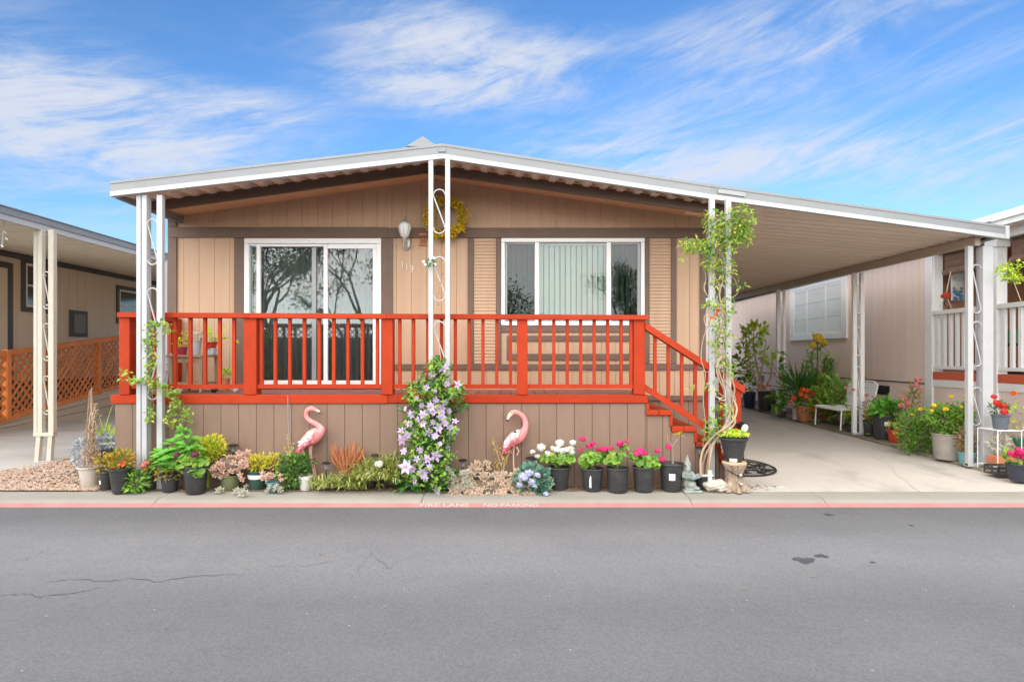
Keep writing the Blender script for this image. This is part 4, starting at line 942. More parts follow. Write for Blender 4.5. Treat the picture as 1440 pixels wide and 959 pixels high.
# art panel on the porch wall
X=RX+1.69
art=thing('wall_hanging','tall blue and cream floral panel hanging on the brown porch wall','wall art',P(1347,400,10.2))
D=10.2
r=MB(); r.bbox(gx(1338,D),gx(1355.5,D),D,D+.02,gz(422.5,D),gz(377,D)); part('panel',r,mat('panel_paint',(.42,.50,.55),(.60,.62,.60),sc=9,rough=.6),art)
r=MB()
for dx,dy,rr in ((1343,393,3.2),(1349,406,4),(1342,403,2.5)): r.ball(P(dx,dy,D-.004),rr*D/FP,.008,rr*D/FP,8,6)
part('cream_flower',r,mat('cream_flower',(.62,.50,.30),(.5,.40,.25),sc=30),art)
r=MB()
for k in range(34): r.disc_leaf(P(rnd.uniform(1339,1354),422-abs(rnd.gauss(0,8)),D-.006),(0,-1,.1),.025)
part('blue_leaf',r,leafmat('blue_leaf',[(.06,.14,.26),(.12,.24,.38)],tr=0),art,kind='stuff')
r=MB(); r.ball(P(1347,381.5,D-.006),.035,.008,.022,8,5); part('hook_plate',r,K['black'],art)
hk=thing('bird_feeder','red hanging hummingbird feeder on cream cords beside the floral panel','bird feeder',P(1330,416,9.6))
r=MB(); 
for a,b_ in (((1330,416),(1337,382)),((1329,417),(1322,432)),((1332,419),(1338,433))): r.tube([P(*a,9.6),P(*b_,9.6)],.008,5)
part('cord',r,K['cream'],hk)
r=MB(); r.lathe([(.02,-.05),(.07,-.03),(.075,.01),(.03,.04),(.01,.06)],P(1330,416,9.6),10); part('bowl',r,mat('red_plastic',(.5,.04,.02),rough=.3),hk,smooth=True)
r=MB(); r.tube([P(1329,420,9.6),P(1328,428,9.6),P(1334,434,9.6),P(1336,430,9.6)],.008,5); part('perch',r,K['black'],hk)
# dim furniture on the porch
bk=thing('storage_shelf','dark shelf with green box standing on the porch behind the white balusters','shelf',(RX+.9,9.7,1.27))
r=MB(); r.bbox(RX+.6,RX+1.1,9.2,10.1,1.27,1.31); r.bbox(RX+.6,RX+1.1,9.2,10.1,1.70,1.74); r.box(RX+.6,RX+.64,9.2,9.24,1.31,1.7); r.box(RX+1.06,RX+1.1,9.2,9.24,1.31,1.7); part('frame',r,K['black'],bk)
r=MB(); r.bbox(RX+.65,RX+1.0,9.45,9.85,1.742,1.95); part('green_box',r,mat('green_plastic',(.10,.28,.17),rough=.5),bk)
ch=thing('porch_chair','dark porch chair behind the white railing at the right edge','chair',(RX+.9,8.0,1.27))
r=MB()
for a in (7.7,8.25):
    for b_ in (RX+.6,RX+1.1): r.bbox(b_,b_+.04,a,a+.04,1.27,1.68)
part('leg',r,K['black'],ch); r=MB(); r.bbox(RX+.58,RX+1.16,7.68,8.32,1.682,1.74); part('seat',r,mat('dark_cushion',(.05,.03,.035),(.09,.07,.06),sc=9),ch)
r=MB()
for k in range(6): r.bbox(RX+1.10,RX+1.13,7.7+k*.1,7.75+k*.1,1.742,2.15)
r.bbox(RX+1.10,RX+1.14,7.68,8.32,2.152,2.2); part('backrest',r,K['black'],ch)

# ------------------------------------------------------------------ across the street (seen mirrored in the glass)
def tree(label,x,y,h,r0,seed,nleaf,spread=.8):
    rg=random.Random(seed); t=thing('street_tree',label,'tree',(x,y,0),'trees across the street'); tr=MB(); lf=MB(); tips=[]
    def grow(p,d,L,r,lev):
        pts=[p]; dd=Vector(d)
        for i in range(4):
            dd=(dd+Vector((rg.uniform(-.22,.22),rg.uniform(-.22,.22),rg.uniform(-.05,.16)))).normalized(); pts.append(pts[-1]+dd*L/4)
        tr.tube(pts,[r*(1-.13*i) for i in range(5)],6 if lev<2 else 4)
        if lev>=3: tips.extend(pts[1:]); return
        for i in range(3 if lev else 5):
            a=rg.uniform(0,6.28); up=rg.uniform(.5,1.0); q=(dd*up+Vector((math.cos(a),math.sin(a),.15))*spread*.75).normalized(); grow(pts[rg.choice((3,4,4)) if lev else rg.choice((2,3,4,4))],q,L*rg.uniform(.6,.8),r*.55,lev+1)
    grow(Vector((x,y,0)),(0,0,1),h*.36,r0,0)
    for i in range(nleaf):
        p=rg.choice(tips)+Vector((rg.gauss(0,.22),rg.gauss(0,.22),rg.gauss(0,.2)))
        d=Vector((rg.uniform(-1,1),rg.uniform(-1,1),rg.uniform(-.7,.5))); lf.leaf(p,d,(rg.uniform(-1,1),rg.uniform(-1,1),1),rg.uniform(.09,.17),rg.uniform(.05,.09))
    part('trunk',tr,K['bark'],t,smooth=True); part('crown',lf,K['l_tree'],t)
tree('open branched tree across the street, leftmost mirrored in the sliding door',-9.6,-7.6,8.2,.16,3,5200)
tree('bare limbed tree across the street mirrored in the right door pane',-6.4,-8.3,8.0,.13,5,3600)
tree('leafy tree across the street mirrored at the left of the window',-1.4,-9.5,6.0,.15,8,3600)
tree('leafy tree across the street mirrored at the right of the window',4.9,-9.0,6.4,.15,11,3800)
fn=thing('board_fence','dark board fence with lattice top across the street','fence',(-4,-6.2,0))
q=MB(); q.box(-16,10,-6.25,-6.2,.02,2.2); part('fence_board',q,K['greytrim'],fn)
q=MB()
for i in range(130):
    x=-16+i*.2; q.bar((x,-6.2,2.25),(x+.4,-6.2,2.65),.01,.035,up=(1,0,0)); q.bar((x+.4,-6.22,2.25),(x,-6.22,2.65),.01,.035,up=(1,0,0))
q.box(-16,10,-6.26,-6.18,2.65,2.72); q.box(-16,10,-6.26,-6.18,2.2,2.25); part('lattice_top',q,K['white'],fn,kind='stuff')
bf=thing('board_fence','plain wooden board fence closing the far end of the carport','fence',(4.7,25.5,.3))
x=2.3
while x<7.4: q=MB(); q.bbox(x+.004,x+.176,25.48,25.5,.25,2.1); part('fence_board',q,K['wood'],bf); x+=.18
for z in (.6,1.7): q=MB(); q.bbox(2.3,7.4,25.505,25.55,z,z+.09); part('fence_rail',q,K['wood'],bf)
# ------------------------------------------------------------------ plants and ornaments
U=lambda a,b_: rnd.uniform(a,b_)
def rdir(up=0.): 
    v=Vector((rnd.gauss(0,1),rnd.gauss(0,1),rnd.gauss(0,1))); v.normalize(); v.z+=up; return v.normalized()
def pot_parts(t,c,rt,rb,h,m,soil=True,rim=.012,lip=.018,lab=None,n=22,ribs=False):
    q=MB(); prof=[(rb*.96,0),(rb,.006)]
    if ribs:
        for k in range(10): 
            z=.02+(h-lip-.03)*k/10; rr=rb+(rt-rb)*z/h; prof+=[(rr,z),(rr+.006,z+.008)]
    prof+=[(rb+(rt-rb)*(h-lip)/h,h-lip),(rt+rim*.6,h-lip+.002),(rt+rim,h-lip*.5),(rt+rim*.8,h),(rt-.006,h),(rt-.012,h-.03),(rt*.9,h-.05)]
    q.lathe(prof,c,n); p=part('pot',q,m,t,smooth=True,sharp=40)
    sh=(U(-.025,.025),U(-.02,.02)); [setattr(v,'co',(v.co.x+sh[0]*(v.co.z-c[2]),v.co.y+sh[1]*(v.co.z-c[2]),v.co.z)) for v in p.data.vertices]
    q=MB(); vs=[Vector(c)+Vector((0,0,h-.028))]; 
    for k in range(16): a=2*math.pi*k/16; vs.append(Vector(c)+Vector((math.cos(a)*(rt-.008),math.sin(a)*(rt-.008),h-.03+U(-.006,.01))))
    q.add(vs,[(0,1+k,1+(k+1)%16) for k in range(16)])
    part('soil',q,K['soil'],p)
    if lab:       # (angle, z, w, h)
        ang,z,w,hh=lab; q=MB(); vs=[]
        for zz in (z,z+hh):
            rr=rb+(rt-rb)*zz/h+.0025
            for k in range(4): a=ang-w/rr/2+w/rr*k/3; vs.append(Vector(c)+Vector((math.cos(a)*rr,math.sin(a)*rr,zz)))
        q.add(vs,[(k,k+1,5+k,4+k) for k in range(3)]); part('label',q,K['label'],p)
    return p
def plant(name,label,cat,px,py,group=None,z=0.012,D=None):
    if D is None: c=gpos(px,py,z)
    else: c=Vector((gx(px,D),D,z))
    return thing(name,label,cat,c,group),c,c.y/FP      # thing, base, metres per pixel
def bush(q,c,rx,ry,rz,n,L,w,up=.35,shell=.55,rnd_leaf=False,droop=.15):
    c=Vector(c)
    for i in range(n):
        d=rdir(); r=shell+(1-shell)*rnd.random()**.6; lump=1+.18*math.sin(d.x*5+c.x*9)*math.cos(d.z*6+c.x*3)
        p=c+Vector((d.x*rx,d.y*ry,d.z*rz))*r*lump; o=(d+rdir()*.7+Vector((0,0,up))).normalized()
        s=U(.7,1.25)
        if rnd_leaf: q.disc_leaf(p,(o+Vector((0,-.5,.3))),L*s*.5,7,.2,.0)
        else: q.leaf(p,o,(rdir()*.6+Vector((0,-.35,.8))),L*s,w*s,droop=droop)
def stems(q,c,rx,ry,h,n,r=.004):
    for i in range(n):
        a=U(0,6.28); k=rnd.random()**.5; e=Vector(c)+Vector((math.cos(a)*rx*k,math.sin(a)*ry*k,h*U(.6,1))); q.tube([c,Vector(c).lerp(e,.5)+Vector((0,0,h*.1)),e],[r,r*.8,r*.5],4)
def rosette(q,c,r,n=16,up=.5,w=.52,tilt=None):
    n=max(9,n-3)
    c=Vector(c); N=Vector(tilt or (0,-.3,1)).normalized(); u=N.orthogonal().normalized(); v=N.cross(u)
    for i in range(n):
        a=i*2.39996; t=(i+1)/n; el=(1-t)*1.1+.12
        d=(u*math.cos(a)+v*math.sin(a))*math.cos(el)+N*math.sin(el)
        q.leaf(c+N*.004*(n-i)/n,d,N,r*(.45+.55*t),r*w,fold=-.2,droop=-.18)
def headmesh(nm,m,n=34,pr=.36,flat=.75):
    q=MB()
    for i in range(n):
        z=1-1.75*(i+.5)/n; a=i*2.39996; rr=math.sqrt(max(0,1-z*z)); d=Vector((rr*math.cos(a),rr*math.sin(a),z*flat)); 
        q.disc_leaf(d*.86*U(.85,1.05),d+rdir()*.35,pr*U(.8,1.2),5,.2,.0)
    me=q.mesh(nm); me.materials.append(m); return me
HW=headmesh('flower_head',K['p_white']); HM=headmesh('flower_head',K['p_magenta']); HR=headmesh('flower_head',K['p_red']); HO=headmesh('flower_head',K['p_orange'],44,.34); HY=headmesh('flower_head',K['p_yellow'],30,.5,.6); HP=headmesh('flower_head',K['p_pink'],26,.4); HU=headmesh('flower_head',K['p_purple'],24,.45,.6); HB=headmesh('flower_head',K['p_blue'],60,.26,.7)
def heads(t,me,lst,Dfn,s):
    # lst of (px,py,rpx) at depth Dfn
    for px,py,r in lst:
        D=Dfn+U(-.05,.05); part('flower_head',me,None,t,loc=P(px,py,D),rot=(U(-.3,.3),U(-.3,.3),U(0,6)),scale=r*D/FP)
NP='black nursery pots lined up along the porch skirt'
# --- 1 white geranium, 2..4 magenta geraniums, 5 bare stemmed pot
def geranium(label,px,base,rt,rb,hpx,me,hl,fol,lab=None,leafc='l_ger',tiltpot=0):
    t,c,s=plant('potted_geranium',label,'potted plant',px,base,NP)
    pot_parts(t,c,rt*s,rb*s,hpx*s,K['black_plastic'],lab=lab)
    q=MB(); 
    for (fx,fy,rx,rz,n) in fol:
        cc=P(fx,fy,c.y-.02); bush(q,cc,rx*s,rx*s*.75,rz*s,n,.062,.05,up=.5,shell=.35,rnd_leaf=True)
    part('foliage',q,K[leafc],t)
    q=MB()
    for hx,hy,r in hl: q.tube([Vector(c)+Vector((U(-.04,.04),U(-.04,.04),hpx*s*.95)),P((hx+px)/2,(hy+base-hpx)/2-1,c.y),P(hx,hy,c.y)],.0035,4)
    part('stem',q,K['stem'],t)
    heads(t,me,hl,c.y-.03,s); return t
geranium('white flowering geranium in a plain black nursery pot right of the right flamingo',785.5,687,15.5,12.5,31,HW,[(749,635,4),(756,641,4.5),(761,628.5,6.5),(770,638,5.5),(777,630,4),(783,632,6),(787,622.5,6.5),(791,634,5.5),(797,632,5),(805.5,622,4.8),(803,631,5.5),(804,636,5)],[(785,645,19,8,110),(768,643,8,6,26),(800,645,8,7,30)])
geranium('magenta geranium in the black pot with an upright white label strip',833,688.5,15.5,12.5,31,HM,[(819,617,5.2),(828,627.5,4.6),(834,624,4.6),(842.5,632,4.4),(850,631.5,5.2),(816,632.5,3)],[(832,643,18,9,130),(824,650,10,7,40),(848,640,9,7,36)],lab=(-1.9,.045,.022,.135))
geranium('sparse magenta geranium in a dented black pot, third in the row of four geraniums',868.5,690,15.5,14,33,HM,[(872,624,5.6),(859,630,4),(865,644,4),(874,639,3),(881.5,620,3)],[(864,642,14,8,46),(862,649,13,4,40),(878,630,5,6,12)])
geranium('magenta geranium with one broad flower head and yellowing leaves, between two black pots',905,689.5,15,12.5,34,HM,[(900,636,7.4),(896,638,5),(906,638,5),(925,633.5,4.2),(931,646,4.8),(940,628.5,5),(914.5,627,2)],[(908,648,15,8,74),(918,651,9,7,34),(892,644,7,6,20)],leafc='l_ger')
t,c,s=plant('potted_plumeria','bare forked grey stem in a large black pot with a square white label','potted plant',944,688.5,NP)
pot_parts(t,c,16.5*s,13.5*s,37.5*s,K['black_plastic'],lab=(-1.75,.13,.07,.075),rim=.014)
q=MB(); D=c.y; q.tube([P(946,652,D),P(946.5,640,D),P(945.5,628,D)],[.013,.011,.011],7); q.tube([P(945.5,628,D),P(942,623,D),P(938.5,618,D),P(938.5,612,D)],[.011,.009,.007,.004],6); q.tube([P(945.5,628,D),P(949,623,D),P(953,618,D),P(955,613,D)],[.010,.009,.009,.006],6)
part('stem',q,K['bark'],t,smooth=True); q=MB()
for k in range(9): q.leaf(P(955,612.5,D),(U(-1,1),U(-.6,.4),U(-.1,.7)),(0,-.3,1),U(.05,.085),.026)
part('foliage',q,K['l_croton'],t)
# --- gnome
g0=gpos(972,690,.012); D=g0.y; gn=thing('garden_gnome','grey green stone gnome with a pointed hat reading an open book','statue',g0)
q=MB(); s=D/FP
def bl(px,py,rx,rz,dy=0,ry_=None): q.ball(P(px,py,D+dy),rx*s,(ry_ or rx)*s,rz*s,10,7)
bl(967.5,653.5,4.6,5.0); bl(966,667,7,9,.0,6.5); bl(967.5,660,4.2,5,-.035,3); bl(972,681,7,6,-.02,7); bl(968,679,8,8,.02,7); bl(980,686.5,4.6,2.6,-.05,4.5); bl(971,687,9,2.6,0,8)
q.lathe([(4.9*s,0),(3.9*s,3.5*s),(2.2*s,8.5*s),(.5*s,13.5*s)],P(966.5,653,D),10)
q.tube([P(961.5,664,D),P(961.5,670,D-.03),P(968,672.5,D-.075)],[3.2*s,2.8*s,2.2*s],7); q.tube([P(971.5,664,D),P(976,669,D-.03),P(977,672,D-.07)],[3.2*s,2.7*s,2.2*s],7)
q.ball(P(967.5,655,D-.042),.008)
gb=part('body',q,mat('mossy_stone',(.33,.36,.32),(.20,.24,.22),sc=22,rough=.9,bump=.5,bsc=70,dirt=.6,dirtc=(.11,.15,.14),dsc=9),gn,smooth=True)
rm=gb.modifiers.new('remesh','REMESH'); rm.mode='VOXEL'; rm.voxel_size=.0075; rm.use_smooth_shade=True
q=MB(); q.bbox(P(960,690,D).x,P(985,690,D).x,D-.09,D+.07,.0,.03,.008); part('base',q,bpy.data.materials['mossy_stone'],gn)
q=MB(); a,b_,c_=P(965,671,D-.10),P(975,673.5,D-.085),P(985,670.5,D-.07)
for e0,e1 in ((a,b_),(b_,c_)): q.add([e0,e1,e1+Vector((0,.05,.035)),e0+Vector((0,.05,.035)),e0-Vector((0,0,.012)),e1-Vector((0,0,.012)),e1+Vector((0,.05,.023)),e0+Vector((0,.05,.023))],[(0,1,2,3),(7,6,5,4),(0,4,5,1),(1,5,6,2),(2,6,7,3),(3,7,4,0)])
part('book',q,mat('dark_stone',(.12,.15,.15),(.18,.21,.20),sc=20,rough=.85),gn)
# --- climbing vine in the small black pot, trunk up the right post
t,c,s=plant('climbing_vine','leafy vine with bare twisted stems climbing from a small pot up the right post','vine',990,687)
pot_parts(t,c,12*s,9.5*s,18.5*s,K['black_plastic'])
V=[[(986,672),(985,650),(990,630),(1005,612),(1022,600),(1033,588),(1036,573),(1031,560),(1033,548),(1030,535),(1022,520)],
   [(988,672),(988,655),(994,636),(1008,618),(1026,604),(1034,592),(1030,578),(1034,562),(1026,545),(1018,535)],
   [(993,672),(995,655),(1000,632),(1012,610),(1023,592),(1027,572),(1020,552),(1012,535),(1008,520),(1012,505),(1020,500),(1026,512),(1024,530)],
   [(996,672),(998,650),(1003,625),(1015,606),(1024,590),(1030,566),(1028,550)],
   [(1010,560),(1020,562),(1018,540),(1010,522),(1008,512),(1014,508),(1023,522),(1024,545),(1018,556),(1010,552)],
   [(1022,520),(1010,500),(1004,480),(1012,455),(1006,430),(1012,405),(1003,380),(1010,350),(1014,320)],
   [(1018,535),(1016,505),(1008,490),(1014,462),(1018,440),(1012,415),(1017,390),(1014,360),(1020,320),(1030,300)],
   [(986,640),(992,600),(989,560),(992,524),(986,523),(995,523),(1001,524)],
   [(992,524),(986,505),(988,480),(993,462),(990,448),(995,440),(1005,438)],
   [(1012,505),(1020,470),(1022,440),(1016,420),(1030,418),(1038,410),(1034,395),(1026,385),(1024,370)],
   [(1004,430),(996,418),(990,405),(993,390),(988,372),(994,350)]]
for k,pl in enumerate(V):
    q=MB(); off=U(-.06,.05); pts=[P(x,y,6.95+off+.045*math.sin(i*1.1+k)) for i,(x,y) in enumerate(pl)]
    # smooth the chain
    sm_=[]
    for i in range(len(pts)-1):
        p0=pts[max(i-1,0)];p1=pts[i];p2=pts[i+1];p3=pts[min(i+2,len(pts)-1)]
        for u in (0,.25,.5,.75): sm_.append(.5*((2*p1)+(p2-p0)*u+(2*p0-5*p1+4*p2-p3)*u*u+(3*p1-p0-3*p2+p3)*u**3))
    sm_.append(pts[-1]); r0=.015 if k<4 else (.0085 if k in(4,5,6) else .0055)
    q.tube(sm_,[r0*(1-.45*i/len(sm_)) for i in range(len(sm_))],6); part('vine_stem',q,K['vinewood'],t,smooth=True)
q=MB()
def vine_leaves(q,lst,D,L=.055,w=.02):
    for px,py,rx,ry_,n in lst:
        for i in range(n):
            a=U(0,6.28); k=rnd.random()**.55; p=P(px+math.cos(a)*k*rx,py+math.sin(a)*k*ry_,D+U(-.16,.16))
            q.leaf(p,rdir(-.1)+Vector((0,-.3,0)),(U(-.5,.5),-.5,1),L*U(.6,1.3),w*U(.7,1.3))
vine_leaves(q,[(1042,310,20,22,300),(1020,322,24,24,260),(1003,312,16,16,110),(1012,345,28,16,240),(985,347,18,11,130),(968,346,11,8,60),(1000,370,16,13,90),(1022,375,14,15,90),(1046,332,15,14,110),(957,364,4,3,6),(1050,340,12,6,14),
 (1008,395,14,9,40),(1015,425,22,11,80),(995,428,9,6,30),(1022,442,13,9,50),(1010,458,14,12,60),(1018,478,14,13,60),(1005,480,10,9,40),(1012,502,14,14,60),(1000,545,12,8,12),(972,548,8,3,8),(1016,575,16,14,60),(1003,598,14,12,70),(998,614,10,10,50),(1025,520,10,14,44),(1040,400,12,8,16)],6.98,.066,.026)
part('foliage',q,K['l_vine'],t)
q=MB()
for px,py in ((1000,447),(1006,443),(1010,437)): q.disc_leaf(P(px,py,6.93),(0,-1,.2),.03,6,.3,.3)
part('blossom',q,K['p_orange'],t)
q=MB(); q.bbox(P(992,663,6.87).x,P(998,663,6.87).x,6.78,6.79,gz(683,6.79),gz(661,6.79)); q.bbox(P(987,0,6.8).x,P(1003,0,6.8).x,6.777,6.793,gz(670,6.79),gz(667,6.79)); single('garden_cross',q,mat('pewter_paint',(.55,.57,.56),(.42,.44,.44),sc=20,rough=.5),'small pale grey cross standing in the vine pot','ornament',(gx(995,6.78),6.785,gz(683,6.79)))
# rock at post foot
q=MB(); c=gpos(1009,691,.012); q.ball(c+Vector((0,.05,.055)),.155,.10,.075,14,9); q.v=[(x+.022*math.sin(x*50+z*40),y+.02*math.sin(z*60+x*31),z+.012*math.sin(x*45+y*28)) for x,y,z in q.v]
single('garden_rock',q,mat('pale_rock',(.52,.47,.40),(.40,.36,.30),sc=9,rough=.95,bump=.7,bsc=30),'pale rough rock at the foot of the right white post','rock',tuple(c))
# --- stump stool and pot
c=gpos(1033,689,.012); D=c.y; s=D/FP
st=thing('stump_stool','carved tree stump stool with flared roots beside the driveway','stool',c)
q=MB(); wob=lambda a,z: 1+ (.16*max(0,(.14-z))/.14+.07)*math.sin(a*7+z*9)+.05*math.sin(a*13-z*20)
q.lathe([(.145,0),(.135,.03),(.105,.075),(.088,.13),(.088,.19),(.105,.24),(.125,.28),(.128,.297)],c,44,wob); part('trunk',q,mat('stump_bark',(.16,.10,.065),(.45,.36,.27),sc=13,rough=.8,bump=.7,stretch=(2.4,2.4,.35)),st,smooth=True)
q=MB(); q.lathe([(.132,.298),(.137,.306),(.137,.322),(.128,.328)],c,28,lambda a,z:1+.03*math.sin(a*5)); part('top',q,mat('stump_top',(.56,.42,.27),(.46,.33,.2),sc=8,rough=.7),st,smooth=True)
q=MB(); q.tube([Vector(c)+Vector((math.cos(a)*.108,math.sin(a)*.108,.215-.05*math.cos(a+.6))) for a in [6.2832*i/20 for i in range(21)]],.006,6); part('cable',q,K['black'],st,smooth=True)
q=MB(); q.ball(Vector(c)+Vector((.03,-.105,.19)),.022); q.ball(Vector(c)+Vector((.035,-.11,.09)),.02); part('ornament',q,mat('silver_ball',(.7,.72,.74),rough=.12,metal=1.),st,smooth=True)
c2=Vector(c)+Vector((-.012,0,.33)); t=thing('potted_succulent','lime green succulent in a black pot standing on the stump stool','potted plant',c2)
pot_parts(t,c2,18.3*s,11.5*s,33.5*s,K['black_plastic'],lab=(-1.95,.006,.085,.04),lip=.03)
q=MB()
for i in range(210):
    a=U(0,6.28); k=rnd.random()**.5; r=.165*k; q.leaf(c2+Vector((math.cos(a)*r,math.sin(a)*r,33.5*s+.012+.055*(1-k*k)*U(.4,1.1))),rdir(.9),(U(-.5,.5),-.4,1),U(.04,.065),.024)
part('foliage',q,K['l_lime'],t)
# spotlight, red stake
c=P(1046,601,6.98); t=thing('spotlight','small black floodlight on a stake above the stump stool pot','light',Vector((c.x,c.y,.5)))
q=MB(); q.tube([(c.x-.005,c.y,.30),(c.x-.005,c.y,c.z-.05)],.008,6); part('stake',q,K['black'],t,smooth=True)
q=MB(); q.tube([c+Vector((-.05,.09,.04)),c+Vector((-.02,.05,.03)),c+Vector((0,0,0)),c+Vector((.004,-.012,-.003))],[.012,.04,.057,.059],14); part('housing',q,K['black'],t,smooth=True)
q=MB(); q.tube([c+Vector((.004,-.0125,-.003)),c+Vector((.005,-.018,-.004))],[.047,.045],14); part('lens',q,mat('lens_glass',(.75,.77,.78),rough=.1,spec=.8),t,smooth=True)
q=MB(); q.tube([c+Vector((-.10,.02,.045)),c+Vector((-.05,.03,.04))],[.004,.02],6); part('shade',q,K['black'],t)
# doormat
q=MB(); cx,cy=2.98,8.15
def mat_in(u,v): return u*u+v*v<.93
n=40; vs=[(cx,cy,grade(cy)+.014)]
zf=lambda y: grade(y)+.020
ring=[(cx+.50*math.cos(2*math.pi*i/n),cy+.62*math.sin(2*math.pi*i/n)) for i in range(n)]
dm=thing('doormat','black oval rubber doormat with leaf scroll pattern on the driveway by the stairs','doormat',(cx,cy,grade(cy)+.012))
q.add([(x,y,zf(y)-.005) for x,y in ring]+[(x,y,zf(y)+.003) for x,y in ring],[tuple(range(n,2*n))]+[(i,(i+1)%n,n+(i+1)%n,n+i) for i in range(n)]); part('base',q,mat('mat_grey',(.20,.185,.17),(.26,.24,.22),sc=20,rough=.9),dm)
q=MB()
for i in range(n): q.bar((ring[i][0],ring[i][1],zf(ring[i][1])+.006),(ring[(i+1)%n][0],ring[(i+1)%n][1],zf(ring[(i+1)%n][1])+.006),.035,.012)
for i in range(170):
    a=U(0,6.28); k=rnd.random()**.5*.88; x=cx+.5*k*math.cos(a); y=cy+.62*k*math.sin(a); b=math.sin(x*9)*2+math.cos(y*8)*2; L=.045
    q.tube([(x-L*math.cos(b),y-L*math.sin(b),zf(y)+.006),(x+.02*math.sin(b),y-.02*math.cos(b),zf(y)+.009),(x+L*math.cos(b),y+L*math.sin(b),zf(y)+.006)],[.004,.013,.004],4)
part('scroll_relief',q,K['black'],dm,kind='stuff')
# --- solar lights
def solar(label,px,top,base,disc=6.5,D=None):
    c=gpos(px,base,.012) if D is None else Vector((gx(px,D),D,.012)); D=c.y; s=D/FP; zt=gz(top,D)
    t=thing('solar_light',label,'garden light',c,'small black solar stake lights')
    q=MB(); q.tube([c,(c.x,c.y,zt-9*s)],.008,6); part('stake',q,K['black'],t)
    q=MB(); q.lathe([(2.2*s,-11*s),(3.4*s,-4*s)],(c.x,c.y,zt),10); part('lens',q,mat('smoky_lens',(.25,.25,.25),(.15,.15,.15),sc=20,rough=.2) if 'sl' not in K else K['sl'],t); K.setdefault('sl',bpy.data.materials['smoky_lens'])
    q=MB(); q.lathe([(3*s,-4*s),(disc*s,-3*s),(disc*s,-1.4*s),(disc*.55*s,-.2*s),(1*s,0)],(c.x,c.y,zt),14); part('cap',q,K['black'],t,smooth=True)
solar('black solar light standing behind the pink succulent at the left',328,624,680,D=6.98)
solar('black solar light between the left flamingo and the orange aloe',459,649,690,6)
solar('black solar light poking out of the spider plant beside the white rose',526.5,638,690,6,D=6.95)
solar('black solar light in the beige succulents right of the clematis',651,645,690,6.2,D=6.9)
solar('black solar light between the right flamingo and the white geranium',747,642,690,8,D=6.98)
solar('tall black solar light between the stone gnome and the vine pot',984,627,690,5.6,D=6.98)
# --- flamingos
def flamingo(label,path,legs,D,feath,cap=None,beakn=3,flip=1):
    s=D/FP; c=Vector((gx(legs[0][-1][0],D),D,.012)); t=thing('flamingo',label,'garden ornament',c,'pink flamingo garden ornaments')
    q=MB(); body=path[:-beakn+1] if beakn>1 else path
    def smooth(pl):
        out=[]
        for i in range(len(pl)-1):
            p0,p1,p2,p3=[np.array(pl[max(0,min(len(pl)-1,j))],float) for j in (i-1,i,i+1,i+2)]
            for u in (0,.33,.67): out.append(.5*((2*p1)+(p2-p0)*u+(2*p0-5*p1+4*p2-p3)*u*u+(3*p1-p0-3*p2+p3)*u**3))
        out.append(np.array(pl[-1],float)); return out
    sb=smooth(body)
    q.tube([P(a[0],a[1],D) for a in sb],[max(.4,a[2])*s for a in sb],12,squash=((0,1,0),.85)); part('body',q,mat('flamingo_pink',(.74,.20,.20),(.76,.32,.30),sc=7,rough=.5) if 'fp' not in K else K['fp'],t,smooth=True); K.setdefault('fp',bpy.data.materials['flamingo_pink'])
    bk=smooth(path[-beakn:]); q=MB(); q.tube([P(a[0],a[1],D) for a in bk],[max(.4,a[2])*s*.92 for a in bk],8); part('beak',q,mat('beak_cream',(.74,.66,.55),rough=.4) if 'bc' not in K else K['bc'],t,smooth=True); K.setdefault('bc',bpy.data.materials['beak_cream'])
    e=bk[-1]; e2=bk[-3]; q=MB(); q.tube([P(e2[0],e2[1],D-.001),P(e[0],e[1],D-.001)],[e2[2]*s*1.0,e[2]*s*1.2],8); part('beak_tip',q,K['black'],t,smooth=True)
    hd=path[-beakn]; q=MB(); q.ball(P(hd[0]+flip*.8,hd[1]-.6,D-hd[2]*s*.82),.006); part('eye',q,K['black'],t)
    # feathers over the rounded body, pale above and deep pink towards the rear and belly
    for nm,m,n,lo,hi in (('pale_feather',K['fl_white'],95,.0,.62),('pink_feather',K['fl_pink'],95,.50,1.0)):
        q=MB()
        for i in range(n):
            a=rnd.choice(feath); u=rnd.random(); v=U(lo,hi); px=a[0][0]+(a[1][0]-a[0][0])*u; py=a[0][1]+(a[1][1]-a[0][1])*u; r=a[2]+(a[3]-a[2])*u
            th=(v-.5)*2.3; sd_=rnd.choice((-1,-1,-1,1)); p=P(px,py+math.sin(th)*r,D+sd_*math.cos(th)*r*s*.93)+Vector((0,sd_*.012,.004))
            p=p+Vector((0,sd_*.012,.004)); q.leaf(p,Vector((-.8*(1 if feath[0][0][0]>feath[0][1][0] else -1),sd_*.18,-.45))+rdir()*.3,(0,sd_,.5),U(5,8.5)*s,3.4*s)
        if nm=='pink_feather':
            for i in range(26): a=path[0]; q.leaf(P(a[0]+U(-1,7),a[1]-U(0,9),D+U(-.05,.05)),Vector((-.45,0,-1))+rdir()*.35,(0,-1,.2),U(5,9)*s,2.6*s)
        part(nm,q,m,t,kind='stuff')
    for lg in legs:
        q=MB(); q.tube([P(x,y,D+(.02 if lg is legs[-1] and len(legs)>1 else 0)) for x,y in lg],[1.9*s]+[1.15*s]*(len(lg)-1),7); part('leg',q,mat('leg_tan',(.66,.40,.30),(.56,.33,.25),sc=20,rough=.5) if 'lt' not in K else K['lt'],t,smooth=True); K.setdefault('lt',bpy.data.materials['leg_tan'])
    if cap: q=MB(); q.ball(P(cap[0],cap[1],D-.075),.024,.014,.02); part('solar_cap',q,K['black'],t,smooth=True)
